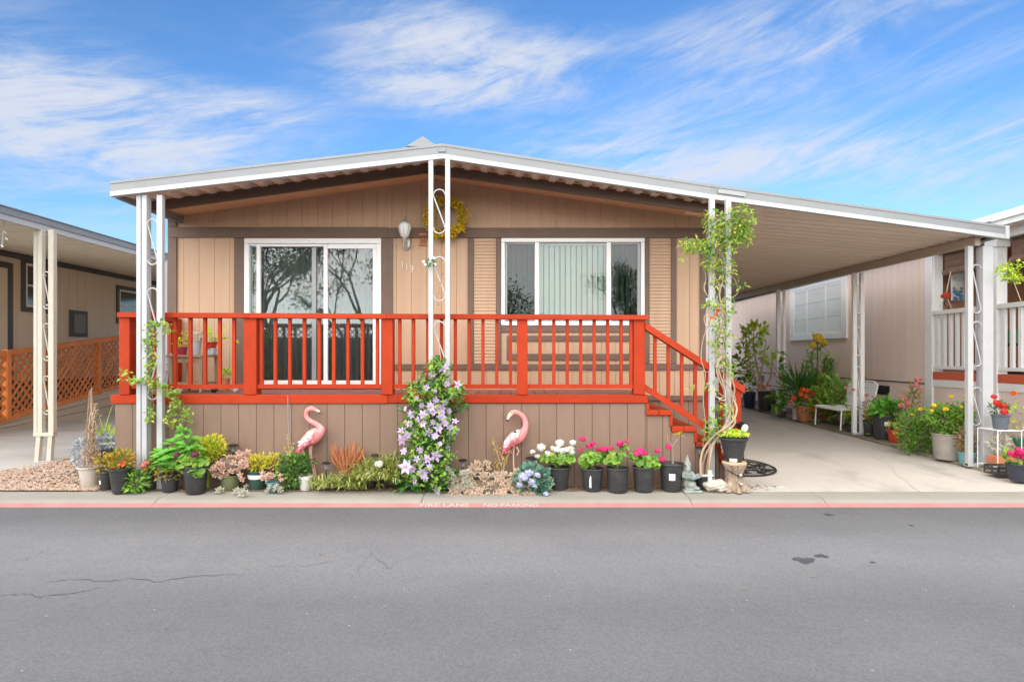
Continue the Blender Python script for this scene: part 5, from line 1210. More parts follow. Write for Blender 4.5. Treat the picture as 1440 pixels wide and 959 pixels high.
flamingo('left pink flamingo looking right with its neck in an s curve',[(421,634,1),(426,627,5.5),(432,620.5,9),(440,614,10.5),(447,609,9),(451.5,604,5.8),(449.5,600,4.2),(443.5,595.5,3.4),(436.5,592,3.2),(431.8,587.5,3.1),(430.3,582,3),(432,577.2,3.2),(436,574.8,3.8),(440,574.8,3.3),(444.5,576.6,2.3),(448.5,578.4,1.7),(450,581.5,.7)],
 [[(436,625),(435.5,640),(438.5,652),(442,672)],[(438,625),(437.5,640),(442,656),(444.5,674)]],6.98,[((444,612),(424,629),9.5,5),((440,614),(426,626),10,6)],beakn=3)
flamingo('right pink flamingo bending its head down, with a black knob on its back',[(709.5,633,1),(713,626,6),(720,619,9),(727,614.5,10),(733,610.5,8),(737.6,604.5,5),(739.2,597,4),(737.8,590,3.6),(734.3,584.5,3.4),(729.3,580.7,3.2),(724,579.2,3.3),(719.5,580.8,3.9),(716.4,584.2,3.0),(714.3,588.5,2.2),(713.3,592.5,.9)],
 [[(722.5,627),(722,640),(722.5,655),(723.5,672)],[(726,628),(729.5,634),(727,640)]],6.98,[((731,611),(713,626),8.5,6),((726,614),(714,626),9.5,6)],cap=(724,608),beakn=4,flip=-1)
# --- clematis
t,c,s=plant('clematis','purple flowering clematis climbing the two white bars in the middle of the porch','climbing plant',605,692)
q=MB(); vine_leaves(q,[(603,672,44,22,260),(598,640,36,20,190),(603,612,32,22,180),(606,580,40,22,220),(600,552,34,18,170),(612,525,22,16,110),(616,508,8,10,24),(645,560,10,20,50),(578,600,18,16,60),(576,682,22,12,90)],6.84,.075,.042); part('foliage',q,K['l_dark'],t)
q=MB(); vine_leaves(q,[(605,600,42,24,220),(603,555,34,18,170),(605,640,36,18,150),(616,520,14,18,90),(640,550,10,12,50),(600,672,34,16,110)],6.74,.07,.038); part('young_foliage',q,K['l_ger'],t)
def starm(k,w):
    q=MB()
    for i in range(k):
        a=2*math.pi*i/k+U(-.1,.1); d=Vector((math.cos(a),math.sin(a),U(.0,.55))); q.leaf((0,0,0),d,(0,0,1),1*U(.9,1.08),w,fold=-.12,droop=.15)
    me=q.mesh('flower'); me.materials.append(K['p_lilac']); return me
stars=[starm(7,.52),starm(8,.50),starm(6,.58),starm(5,.5),starm(7,.62)]; cm=MB(); cm.ball((0,0,.08),.16,.16,.12,8,5); cmm=cm.mesh('flower_center'); cmm.materials.append(K['p_center'])
for px,py,r in [(624,518,9),(608,526,6.5),(644,541,9),(600,545,8),(586,560,6),(606,572,9),(618,575,10),(595,583,8.5),(602,580,8),(621,586,9),(578,583,8),(595,596,8),(566,606,8.5),(565,618,9.5),(617,602,9),(637,605,10),(633,601,7),(602,608,8),(612,613,7),(568,634,7),(590,633,7),(613,641,11),(571,656,13),(592,650,9),(594,665,9.5),(583,675,8.5),(615,690,10.5),(632,578,6),(613,562,7),(625,566,6),(600,598,7),(609,594,6),(626,595,7),(588,590,6),(575,596,7),(583,606,6),(622,574,7),(610,580,7),(640,592,6),(601,645,8),(580,660,8),(586,645,7),(604,657,7),(598,672,6),(573,612,7),(628,540,6),(634,560,5),(593,570,6),(612,550,5),(619,624,5),(570,575,5)]:
    D=U(6.62,6.72); d=Vector((U(-.9,.9),-1,U(-.25,.8))).normalized(); rt=d.to_track_quat('Z','Y').to_euler(); sc_=r*D/FP*.95
    f=part('flower',rnd.choice(stars),None,t,loc=P(px,py,D),rot=rt,scale=sc_)
    cc=bpy.data.objects.new('flower_center',cmm); COL.objects.link(cc); cc.parent=f
q=MB(); q.tube([P(608,690,6.85),P(604,640,6.82),P(615,590,6.85),P(608,545,6.83),P(620,505,6.85),P(616,470,6.87),P(612,455,6.87)],[.012,.010,.009,.007,.006,.003,.002],5); part('stem',q,K['vinewood'],t,smooth=True)
# --- variegated spider plants, rose, aloe
def grassy(q,lst,D,L,w,bend=1.):
    for px,py,rx,n in lst:
        for i in range(n):
            b=P(px+U(-rx,rx),py,D+U(-.10,.10)); a=U(0,6.28); tl=U(.25,1.1); q.blade(b,(math.cos(a)*tl,math.sin(a)*tl-.15,1),L*U(.6,1.2),w*U(.7,1.2),bend)
t,c,s=plant('spider_plant','yellow green striped spider plants spreading along the curb left of the clematis','ground plant',520,690)
q=MB(); grassy(q,[(512,676,22,150),(538,674,18,150),(502,688,14,60),(470,686,18,110),(448,688,10,40),(554,678,8,40)],6.84,.42,.026,.9); grassy(q,[(512,664,14,80),(538,660,16,90),(553,662,8,36)],6.97,.46,.022,.75)
bush(q,P(516,670,6.95),.28,.08,.14,60,.07,.03); bush(q,P(545,674,6.95),.12,.08,.13,40,.07,.03)
part('foliage',q,K['l_spider'],t)
t=thing('rose','single white rose bloom among the spider plants','flower',P(533,690,6.8)); q=MB(); q.tube([P(533,690,6.8),P(533.5,662,6.78)],.005,5); part('stem',q,K['stem'],t)
part('flower_head',HW,None,t,loc=P(532.5,652,6.76),scale=6.2*6.76/FP); part('flower_head',HW,None,t,loc=P(517,666,6.74),scale=2.6*6.76/FP)
t,c,s=plant('potted_aloe','orange red aloe in a dark grey pot between the left flamingo and the clematis','potted plant',488,685.5)
pot_parts(t,c,10.5*s,7*s,20*s,mat('dark_grey_plastic',(.075,.08,.09),(.10,.105,.115),sc=8,rough=.5))
for i in range(30):
    a=i*2.4; k=.25+.75*(i/30); q=MB(); b=Vector(c)+Vector((math.cos(a)*.03,math.sin(a)*.03,20*s-.02)); L=U(.30,.46)*(1.0-.25*k); o=Vector((math.cos(a)*k*.75,math.sin(a)*k*.45-.05,1)).normalized()
    p1=b+o*L*.4; p2=b+o*L*.75+Vector((math.cos(a)*.02,0,.01)); p3=b+o*L+Vector((0,0,.03)); q.tube([b,p1,p2,p3],[.022,.022,.015,.002],6); part('leaf',q,K['l_aloe'],t,smooth=True)
# --- succulents, hydrangea, twig shrub
t,c,s=plant('succulent_patch','low patch of beige pink rosette succulents spreading right of the clematis','succulents',690,690)
q=MB(); spots=[]
for i in range(150):
    px=U(630,752); top=658+10*math.sin(px*.09)+ (10 if px>735 else 0); py=U(top,698); spots.append((px,py))
for px,py in spots:
    t_=(py-655)/45; D=7.0-.36*t_; rosette(q,P(px,py,D),U(6,9.5)*D/FP,15,tilt=(U(-.4,.4),-.7,U(.5,1)))
for i in range(12): px,py=U(762,776),U(672,694); rosette(q,P(px,py,6.8),U(4,7)*s,14,tilt=(U(-.4,.4),-.7,.7))
part('rosettes',q,K['l_beigesucc'],t,kind='stuff')
q=MB()
for i in range(18): px,py=U(633,662),U(664,690); rosette(q,P(px,py,6.72),U(5,7.5)*s,15,tilt=(U(-.4,.4),-.7,.7))
part('pale_rosettes',q,K['l_pale'],t,kind='stuff')
q=MB(); q.ball(P(690,690,6.86),.52,.13,.13,16,6); part('mound',q,K['bedsoil'],t)
t,c,s=plant('hydrangea','blue green leafed hydrangea with pale blue flowers in front of the right flamingo','flowering plant',748,692)
q=MB(); bush(q,P(748,674,6.78),.21,.12,.14,230,.075,.045,shell=.5); bush(q,P(765,688,6.72),.09,.08,.09,60,.06,.036); part('foliage',q,K['l_blue'],t)
heads(t,HB,[(736,670,8.5),(748,677,7),(744,665,7),(756,668,5),(731,681,5),(752,683,5),(768,694,4.5)],6.66,s)
def twig(label,pts,D,m,n,name='twig_shrub',L=.028):
    t=thing(name,label,'shrub',Vector((gx(pts[0][0][0],D),D,.012))); q=MB()
    for pl in pts: q.tube([P(x,y,D) for x,y in pl],[.006]*(len(pl)-1)+[.002],5)
    part('stem',q,K['vinewood'],t); q=MB()
    for pl in pts:
        for i in range(n):
            u=U(.35,1)*(len(pl)-1); k=min(int(u),len(pl)-2); f=u-k; px=pl[k][0]+(pl[k+1][0]-pl[k][0])*f; py=pl[k][1]+(pl[k+1][1]-pl[k][1])*f
            q.leaf(P(px+U(-4,4),py+U(-4,4),D+U(-.04,.04)),rdir(.2),(0,-.5,1),L*U(.7,1.3),.016)
    part('foliage',q,K[m],t)
twig('thin golden leafed twigs behind the succulents left of the right flamingo',[[(708,690),(706,660),(700,640),(692,615)],[(708,690),(708,655),(706,640),(697,628)],[(707,672),(710,648),(718,634),(724,628)],[(707,680),(702,662),(698,652)]],6.97,'l_gold',34)
twig('tall golden flowering spike in front of the skirt left of the left flamingo',[[(413,680),(411,655),(407,635),(404,610)],[(413,680),(409,650),(402,632)],[(412,670),(409,640),(411,625)]],6.98,'l_gold',30)
q=MB(); q.tube([P(409,650,6.99),P(405.5,600,6.99),P(404.5,556,6.99)],.005,6); q.lathe([(.004,0),(.022,.01),(.022,.02),(.006,.03)],P(413,626,6.98),8)
single('garden_stake',q,K['greyframe'],'thin grey metal stake leaning against the skirt left of the left flamingo','stake',tuple(P(409,650,6.99)))
# --- dark green bush and ribbed pot
t,c,s=plant('leafy_bush','dense dark green bush behind the small ribbed white pot','bush',412,689)
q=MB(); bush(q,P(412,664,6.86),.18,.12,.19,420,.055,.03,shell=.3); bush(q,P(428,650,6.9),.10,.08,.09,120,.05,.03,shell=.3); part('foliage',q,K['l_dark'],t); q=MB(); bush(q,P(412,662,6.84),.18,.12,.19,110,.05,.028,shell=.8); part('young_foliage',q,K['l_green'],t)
t,c,s=plant('ribbed_pot','small empty ribbed greyish white pot in front of the dark green bush','pot',429.5,688.5)
pot_parts(t,c,9.3*s,6.8*s,20*s,mat('ribbed_white',(.62,.61,.58),(.55,.54,.51),sc=12,rough=.6),ribs=True,rim=.004)
# --- left group
t,c,s=plant('potted_trellis','dry brown vine on a stick trellis in a beige pot beside the gravel','potted plant',127,684)
pot_parts(t,c,14.5*s,10.5*s,28.5*s,mat('beige_pot',(.55,.50,.43),(.47,.42,.36),sc=8,rough=.6,dirt=.3,dirtc=(.3,.25,.2)),rim=.014)
D=c.y; q=MB()
for a,b_ in (((124.5,655),(128,546)),((136,650),(127,548)),((131,655),(129,545)),((118,655),(126,550))): q.tube([P(*a,D),P(*b_,D)],.0065,5)
for y in (600,625): q.tube([P(123,y,D-.02),P(134,y-3,D-.02)],.004,5)
part('trellis',q,K['wood'],t); q=MB()
for i in range(16): q.tube([P(128+U(-6,6),655,D),P(128+U(-8,8),630+U(-6,6),D+U(-.05,.05)),P(130+U(-8,8),605+U(-8,8),D+U(-.05,.05)),P(130+U(-6,7),575+U(-12,12),D+U(-.03,.03))],.004,4)
part('stem',q,K['vinewood'],t); q=MB(); vine_leaves(q,[(128,625,10,28,130),(133,645,9,14,50),(136,588,6,20,26)],D,.045,.02); part('foliage',q,K['l_brown'],t)
t,c,s=plant('dusty_miller','silver leafed plant with pale lilac flowers left of the porch corner','ground plant',118,652,D=7.5)
q=MB(); bush(q,P(116,638,7.4),.13,.12,.20,240,.06,.034,shell=.4); part('foliage',q,K['l_silver'],t)
t,c,s=plant('potted_silver_plant','silver white flowering plant in a small black pot against the porch corner','potted plant',149,641,D=7.25)
pot_parts(t,(c.x,c.y,.20),11*s,9*s,24*s,K['black_plastic']); q=MB(); bush(q,P(149,622,7.2),.13,.1,.09,150,.06,.036,shell=.4); part('foliage',q,K['l_silver'],t)
q=MB(); q.bbox(c.x-.12,c.x+.12,c.y-.1,c.y+.12,.03,.198); part('block',q,K['concrete_old'],t)
t,c,s=plant('grass_clump','upright bright green grass at the left corner of the porch','grass',153,640,D=7.6)
q=MB(); grassy(q,[(152,622,5,60)],7.6,.5,.014,.55); grassy(q,[(150,622,7,30)],7.65,.75,.008,.5); part('foliage',q,K['l_lime'],t)
t,c,s=plant('potted_croton','yellow orange leafed plant in a small labelled black pot right of the beige pot','potted plant',150,688,NP)
pot_parts(t,c,9.5*s,8*s,25*s,K['black_plastic'],lab=(-2.1,.07,.035,.045)); q=MB(); bush(q,P(146,654,c.y),.09,.08,.13,130,.05,.024,shell=.3); bush(q,P(155,645,c.y),.06,.06,.06,40,.05,.024,shell=.3); part('foliage',q,K['l_croton'],t)
t,c,s=plant('potted_croton','yellow and orange croton in a wide tapered black pot left of the left white post','potted plant',169.5,692,NP)
pot_parts(t,c,15*s,10*s,35*s,K['black_plastic'],lip=.03); q=MB(); bush(q,P(170,648,c.y),.135,.11,.11,210,.065,.026,up=.8,shell=.3); part('foliage',q,K['l_croton'],t)
q=MB(); 
for k in range(10): q.leaf(P(173+U(-5,4),652+U(-2,2),c.y-.11),rdir(),(0,-1,.3),.05,.03)
part('orange_leaves',q,K['p_orange'],t)
t,c,s=plant('potted_flower','coral red flower in a small black pot with white label at the left post','potted plant',209,688,NP)
pot_parts(t,c,9.5*s,8*s,25*s,K['black_plastic'],lab=(-1.6,.055,.075,.045)); q=MB(); bush(q,P(212,655,c.y),.09,.07,.09,90,.055,.028,shell=.3); part('foliage',q,K['l_croton'],t); heads(t,HP,[(201.5,654,5),(207,651,3.6)],c.y-.08,s)
t,c,s=plant('green_shrub','small green leafy plant spilling on the curb in front of the left post','ground plant',193,692)
q=MB(); bush(q,P(190,678,c.y),.14,.08,.10,130,.065,.036,shell=.3); bush(q,P(182,668,c.y),.07,.06,.08,50,.06,.03,shell=.3); part('foliage',q,K['l_green'],t)
t,c,s=plant('potted_hosta','broad leafed bright green plant in a black pot right of the left post','potted plant',239,690,NP)
pot_parts(t,c,11.5*s,9.5*s,24*s,K['black_plastic'])
for px,py,n,L in ((238,640,30,.17),(262,610,16,.14),(246,655,22,.16),(226,650,12,.15),(258,630,18,.14),(250,620,10,.13),(270,628,12,.13)):
    for i in range(n):
        a=U(0,6.28); q=MB(); b=P(px+U(-9,9),py+U(-6,8),c.y+U(-.1,.08)); q.leaf(b,(math.cos(a),math.sin(a)*.5-.35,U(-.2,.7)),(U(-.3,.3),-.6,1),L*U(.7,1.15),L*U(.45,.62),fold=.1,droop=.25); part('leaf',q,K['l_hosta'],t)
q=MB(); bush(q,P(235,668,c.y-.05),.11,.06,.06,60,.05,.03); part('small_foliage',q,K['l_croton'],t)
t,c,s=plant('potted_heuchera','lime green plant with dark purple flowers in the largest black pot','potted plant',275.5,692,NP)
pot_parts(t,c,15.5*s,13*s,38*s,K['black_plastic']); q=MB(); bush(q,P(268,650,c.y-.03),.19,.11,.10,170,.075,.06,up=.5,shell=.4,rnd_leaf=True); bush(q,P(276,662,c.y-.06),.08,.06,.07,50,.07,.05,rnd_leaf=True); part('foliage',q,K['l_ger'],t)
heads(t,HU,[(248,639.5,4.6),(274,639,5.4)],c.y-.16,s)
t,c,s=plant('golden_shrub','feathery bright yellow shrub behind the largest black pot','shrub',297,686,D=7.0)
q=MB(); bush(q,P(296,632,6.94),.15,.09,.14,420,.06,.022,up=.9,shell=.3); bush(q,P(282,640,6.90),.12,.08,.11,240,.06,.022,up=.9,shell=.3); stems(q,P(292,690,7.0),.08,.04,.32,10); part('foliage',q,K['l_lime'],t); q=MB(); bush(q,P(298,630,6.9),.15,.07,.13,260,.06,.02,up=.9,shell=.6); part('yellow_tips',q,K['l_yellow'],t,kind='stuff')
t,c,s=plant('potted_succulent','pink rosette succulents overflowing an olive green pot','potted plant',323.5,687,)
pot_parts(t,c,14*s,11*s,20*s,mat('olive_pot',(.16,.18,.08),(.12,.14,.065),sc=8,rough=.6)); q=MB()
for i in range(62):
    a=U(0,6.28); k=rnd.random()**.5; px=327+math.cos(a)*k*28; py=654+math.sin(a)*k*(15)-(px-327)*.35; rosette(q,P(px,py,c.y-.10+.10*(py<650)+U(-.05,.05)),U(5,8)*s,15,tilt=(U(-.5,.5),-.7,U(.5,1)))
for px,py in ((298,661),(302,668),(306,655),(341,674),(338,668)): rosette(q,P(px,py,c.y-.12),6.5*s,15,tilt=(0,-.8,.6))
part('rosettes',q,K['l_pinksucc'],t,kind='stuff')
q=MB(); q.ball(P(327,655,c.y),.17,.10,.10,12,6); part('mound',q,K['bedsoil'],t); 
for px,py,r in ((308,688,7),(333,689,7),(341,692,8),(346,683,5)):
    cc=gpos(px,py+5,.012); q=MB(); rosette(q,cc+Vector((0,0,.03)),r*s,17,tilt=(0,-.9,.6)); rosette(q,cc+Vector((.01,.03,.02)),r*s,14,tilt=(0,-.3,1)); single('succulent_rosette',q,K['l_pale'],{308:'leftmost pale rosette succulent on the curb in front of the olive pot',333:'pale rosette succulent on the curb below the right edge of the olive pot',341:'largest pale rosette succulent lying nearest the road, before the striped green pot',346:'smallest pale rosette succulent tucked against the striped green pot'}[px],'succulent',tuple(cc),'loose rosette succulents on the curb')
t,c,s=plant('potted_yellow_plant','yellow green plant in a dark green pot with a white stripe','potted plant',362,687)
p=pot_parts(t,c,12.5*s,10.5*s,26*s,mat('dark_green_pot',(.025,.07,.05),(.035,.085,.06),sc=8,rough=.5)); q=MB(); q.lathe([(11.9*s,15*s),(12.5*s,15.2*s),(12.9*s,20.5*s),(12.2*s,20.8*s)],c,22); part('stripe',q,K['label'],p)
q=MB(); bush(q,P(364,651,c.y),.14,.10,.09,200,.05,.026,up=.7,shell=.3); bush(q,P(384,648,c.y+.02),.08,.06,.09,90,.05,.024,up=.7,shell=.3); part('foliage',q,K['l_yellow'],t)
t,c,s=plant('potted_succulent','small pink succulent in a teal blue pot in front of the dark green bush','potted plant',384,691)
pot_parts(t,c,9*s,7*s,14*s,mat('teal_pot',(.06,.16,.20),(.08,.2,.24),sc=8,rough=.4)); q=MB()
for i in range(16): rosette(q,P(382+U(-14,14),671+U(-6,5),c.y-.05),5.5*s,14,tilt=(U(-.4,.4),-.8,.7))
part('rosettes',q,K['l_pinksucc'],t,kind='stuff'); q=MB()
for i in range(12): rosette(q,P(384+U(-9,14),686+U(-4,5),c.y-.08),4.5*s,14,tilt=(U(-.4,.4),-.8,.7))
part('pale_rosettes',q,K['l_pale'],t,kind='stuff')
# --- vine on the left post
t=thing('climbing_vine','yellow green trailing vine wound round the left porch post and railing','vine',P(213,560,6.86)); q=MB()
for pl in ([(206,690),(212,640),(210,600),(216,570),(211,530),(216,490),(212,455)],[(216,540),(230,545),(245,555),(262,572),(268,590)],[(212,535),(195,538),(180,530),(170,520)],[(213,560),(211,590)],[(245,555),(240,575),(236,592)]): q.tube([P(x,y,6.87) for x,y in pl],.004,4)
part('stem',q,K['stem'],t); q=MB(); vine_leaves(q,[(213,465,10,16,40),(222,455,8,10,26),(236,462,8,8,18),(212,485,9,14,36),(212,510,9,14,50),(212,532,12,8,40),(190,536,16,5,40),(174,525,8,8,14),(225,542,14,6,44),(242,552,12,8,44),(248,566,8,12,40),(240,585,10,14,40),(262,582,10,14,34),(212,580,5,14,30),(250,595,12,8,18)],6.86,.062,.034); part('foliage',q,K['l_vine'],t)
# --- things on the house front
D=8.12; c=P(570,350,DW); t=thing('wall_lantern','white glass lantern lamp fixed on the tan wall beside the sliding door','lamp',c); s=D/FP; x,y_,z=P(570,325,D)
q=MB(); q.lathe([(.02,-.10),(.045,-.085),(.07,-.03),(.082,.03),(.075,.075),(.05,.10)],(x,y_-.05,z),14); part('glass_shade',q,mat('frosted_glass',(.80,.80,.78),(.74,.74,.72),sc=12,rough=.18,spec=.7),t,smooth=True)
pw=mat('antique_pewter',(.52,.50,.45),(.38,.37,.33),sc=20,rough=.4,metal=.5)
q=MB(); q.lathe([(.055,.10),(.06,.11),(.03,.135),(.012,.15),(.018,.165),(.006,.20)],(x,y_-.05,z),12); part('cap',q,pw,t,smooth=True)
q=MB(); 
for k in range(8): a=k*math.pi/4; q.tube([(x+.05*math.cos(a),y_-.05+.05*math.sin(a),z-.09),(x+.086*math.cos(a),y_-.05+.086*math.sin(a),z+.03),(x+.055*math.cos(a),y_-.05+.055*math.sin(a),z+.10)],.003,4)
part('cage',q,pw,t); q=MB(); q.tube([(x,y_-.05,z-.10),(x,y_-.05,z-.16),(x,y_-.02,z-.20),(x,y_+.05,z-.16),(x,y_+.10,z-.14)],[.03,.018,.015,.015,.015],8); part('arm',q,pw,t,smooth=True)
q=MB(); q.lathe([(.075,0),(.06,.02),(.02,.03)],(0,0,0),14); q.v=[(x+a*.8,DW-.012-c_,z-.15+b_*1.35) for a,b_,c_ in q.v]; part('back_plate',q,pw,t,smooth=True)
t=thing('wreath','round yellow flower wreath hanging high on the tan gable wall','wreath',P(627,308,DW)); cx,cy,cz_=P(627,307,8.13)
q=MB(); q.tube([(cx+.20*math.cos(a),cy,cz_+.20*math.sin(a)) for a in [6.2832*i/24 for i in range(25)]],.035,6); part('ring',q,K['vinewood'],t); q=MB()
for i in range(900):
    a=U(0,6.28); r=.225+rnd.gauss(0,.032); d=Vector((math.cos(a)*U(-.3,1),-U(.1,1),math.sin(a)*U(-.3,1)))+rdir()*.7; q.leaf((cx+r*math.cos(a),cy-U(-.02,.08),cz_+r*math.sin(a)),d,rdir()+Vector((0,-1,.2)),U(.04,.07),.032)
part('blossoms',q,K['l_wreath'],t)
q=MB(); D=DW; q.bbox(wx(590),wx(600),D-.03,D-.003,wz(346),wz(342.8)); q.bbox(wx(589.5),wx(600.5),D-.03,D-.003,wz(332),wz(328.5)); q.bbox(wx(591),wx(592.8),D-.026,D-.003,wz(342.8),wz(332)); q.bbox(wx(594.3),wx(596.2),D-.026,D-.003,wz(342.8),wz(332)); q.bbox(wx(597.6),wx(599.5),D-.026,D-.003,wz(342.8),wz(332))
single('wall_plaque',q,K['terra'],'small terracotta plaque with upright bars between the lantern and the wreath','plaque',tuple(P(595,337,D)))
t=thing('hanging_ornament','small green and white flower ornament with a beaded string hanging on the middle post','ornament',P(605,370,6.86)); q=MB(); bush(q,P(605.5,369.5,6.83),.055,.04,.035,60,.035,.02); part('leaves',q,K['l_dark'],t)
q=MB()
for px,py in ((595.5,368),(610,363),(598,372),(612,372),(605,364)): q.disc_leaf(P(px,py,6.8),(0,-1,.2),.018,6,.2)
part('blossoms',q,K['p_white'],t); q=MB(); pts=[P(621,375,6.88),P(622,385,6.88),P(619,398,6.88),P(617,412,6.88),P(616.5,428,6.88)]; q.tube(pts,.0022,4)
for p in pts[1:]: q.ball(p,.009)
part('bead_string',q,mat('copper',(.45,.18,.08),rough=.35,metal=.6),t)
# --- on the porch, behind the railing
zd=DZ
tb=thing('porch_table','weathered wooden table behind the left porch railing','table',(gx(272,7.65),7.65,zd)); D=7.65; zt=gz(499,D)
q=MB(); 
for k in range(3): q.bbox(gx(247,D),gx(297,D),D-.22+k*.15,D-.075+k*.15,zt-.03,zt,.004)
part('table_top',q,K['wood'],tb)
for a in (250,291):
    for dy in (-.2,.18): q=MB(); q.bbox(gx(a,D),gx(a+4.5,D),D+dy,D+dy+.045,zd+.001,zt-.031); part('leg',q,K['wood'],tb)
q=MB(); q.bbox(gx(250,D),gx(294,D),D-.18,D+.2,zd+.10,zd+.125); part('shelf',q,K['wood'],tb); q=MB(); q.bbox(gx(254.6,D),gx(290.8,D),D-.19,D-.17,zt-.10,zt-.032); part('apron',q,K['wood'],tb)
def ppot(label,px,py,rt,rb,h,m,D,fol,fm,name='potted_plant',big=0):
    z=gz(py,D); t=thing(name,label,'potted plant',(gx(px,D),D,z)); s=D/FP; pot_parts(t,Vector((gx(px,D),D,z)),rt*s,rb*s,h*s,m,lip=.015,rim=.006); q=MB()
    for fx,fy,rx,rz,n,L in fol: bush(q,P(fx,fy,D),rx*s,rx*s*.8,rz*s,n,L,L*.5,up=.5,shell=.3)
    part('foliage',q,K[fm],t); return t
ppot('yellow flowers in a dark pink pot on the porch table, left end',256,499,7,5.5,11,mat('dark_pink_glaze',(.36,.03,.07),rough=.25),7.6,[(256,484,9,6,50,.05),(260,473,6,7,30,.05)],'l_yellow')
ppot('white flowered plant in a white bucket on the porch table',275,499,7.5,6,20,K['white'],7.62,[(277,473,9,6,60,.05)],'l_pale')
t=ppot('long leafed plant in a red pot on the right end of the porch table',296,489,9,7.5,8,mat('red_glaze',(.5,.04,.015),rough=.3),7.7,[(300,478,5,4,20,.05)],'l_green'); q=MB(); D=7.66
for a,b_ in (((297,478),(291,455)),((297,478),(294,458)),((303,478),(319,459)),((303,480),(322,474)),((302,477),(315,462))): q.leaf(P(*a,D),P(*b_,D)-P(*a,D),(0,-1,.4),(P(*b_,D)-P(*a,D)).length,.05)
for a,b_ in (((303,480),(336,481)),): q.tube([P(*a,D),P(322,472,D),P(*b_,D)],.004,4); q.leaf(P(329,477,D),P(338,484,D)-P(329,477,D),(0,-1,.4),.09,.04)
part('long_leaf',q,K['l_lime'],t); q=MB(); q.bbox(gx(289.5,7.7),gx(302,7.7),7.66,7.76,zt+.002,gz(489,7.7)-.001); single('pot_stand',q,K['white'],'white block under the red pot on the porch table','stand',(gx(296,7.7),7.7,zt))
ppot('bright green plant in a small terracotta pot on the porch floor under the railing',317,548,6,5,16,K['terra'],7.5,[(318,525,8,5,90,.045)],'l_lime')
ch=thing('porch_chair','white folding chair behind the left corner post of the porch','chair',(gx(236,7.6),7.6,zd)); D=7.5; q=MB()
for a,b_ in (((229,546),(241,497)),((244,546),(236,510)),((233,546),(241,506))): q.bar(P(*a,D),P(*b_,D),.03,.02)
part('leg',q,K['white'],ch); q=MB()
for k in range(4): q.bar(P(230+k*.5,520-k*5,D-.02),P(243-k*.4,520-k*5,D-.02),.02,.03)
part('backrest',q,K['white'],ch)
for lab,px,m,h in (('small cream animal figurine on the porch floor under the table',252,K['cream'],15),('small black and white figurine on the porch floor left of the green pot',301,K['black'],12),('tiny white bird figurine on the porch floor near the sliding door',331.5,K['white'],10)):
    c=Vector((gx(px,7.4),7.4,zd)); s=7.4/FP; q=MB(); q.ball(c+Vector((0,0,h*.35*s)),h*.38*s,h*.3*s,h*.35*s); q.ball(c+Vector((-h*.18*s,-.01,h*.8*s)),h*.2*s); q.tube([c+Vector((-h*.3*s,-.02,h*.78*s)),c+Vector((-h*.48*s,-.03,h*.74*s))],[h*.08*s,.002],6); q.ball(c+Vector((h*.3*s,0,h*.55*s)),h*.12*s,h*.06*s,h*.2*s); single('figurine',q,m,lab,'figurine',tuple(c),'small figurines on the porch floor',smooth=True)
# --- right side of the driveway
def spos(px,py): 
    D=8.5
    for _ in range(20): D=FP*(CH-(grade(D)+.055))/(py-VY)
    return Vector((gx(px,D),D,grade(D)+.055)),D/FP
def rplant(name,label,px,py,cat='potted plant',group=None):
    c,s=spos(px,py); return thing(name,label,cat,c,group),c,s
def rpot(label,px,py,rt,rb,h,m,fol,fm,name='potted_plant',lab=None,disc=False,fold=None):
    t,c,s=rplant(name,label,px,py); pot_parts(t,c,rt*s,rb*s,h*s,m,lab=lab,lip=.02); q=MB()
    for fx,fy,rx,rz,n,L in fol: bush(q,P(fx,fy,c.y),rx*s,min(rx*s*.8,.25),rz*s,n,L,L*.5,up=.5,shell=.25,rnd_leaf=disc)
    part('foliage',q,K[fm],t); return t,c,s
BP=K['black_plastic']
t,c,s=rpot('tall leggy yellow green plant in a large black pot left of the far carport post',1078,577,12.5,11,27,BP,[(1062,470,18,14,90,.17),(1076,495,14,16,50,.17),(1050,485,10,14,36,.16),(1085,510,8,10,24,.15),(1055,520,10,14,30,.15)],'l_lime'); q=MB()
for pl in ([(1075,550),(1066,525),(1060,490),(1060,468)],[(1072,550),(1068,530),(1074,505),(1076,485)],[(1074,550),(1084,530),(1086,505)],[(1070,550),(1055,520),(1050,480),(1040,455)]): q.tube([P(x,y,c.y) for x,y in pl],[.03,.025,.018,.008],5)
part('stem',q,K['vinewood'],t,smooth=True); q=MB(); 
for k in range(9): q.leaf(P(1074+U(-12,12),545+U(-4,6),c.y-.12),rdir(.3),(0,-1,.3),.10,.06)
part('red_leaves',q,K['p_orange'],t)
rpot('broad leafed green plant in a dark blue pot just behind the stair newel post',1054,573,9,7,22,mat('navy_pot',(.02,.035,.06),rough=.4),[(1044,510,12,28,110,.17),(1050,540,12,12,60,.14)],'l_green')
t,c,s=rplant('spiky_aloe','dark spiky agave like plant right of the far carport post',1122,588,'plant'); q=MB()
for i in range(60):
    a=i*2.4; el=U(-.1,1.3); o=Vector((math.cos(a)*math.cos(el),math.sin(a)*math.cos(el)*.7,math.sin(el))); b=P(1122,548,c.y); L=U(.45,.75); q.tube([b,b+o*L*.5,b+o*L],[.025,.02,.003],4)
q.tube([c,P(1122,548,c.y)],.04,6); part('leaf_crown',q,K['l_dark'],t)
t,c,s=rplant('euphorbia','tall yellow flowered succulent bush with thick green stems beside the white chair',1148,586,'shrub'); q=MB(); top=[(1150,480),(1162,500),(1172,505),(1140,500),(1160,515),(1180,525),(1135,515),(1150,525),(1170,530),(1145,535)]
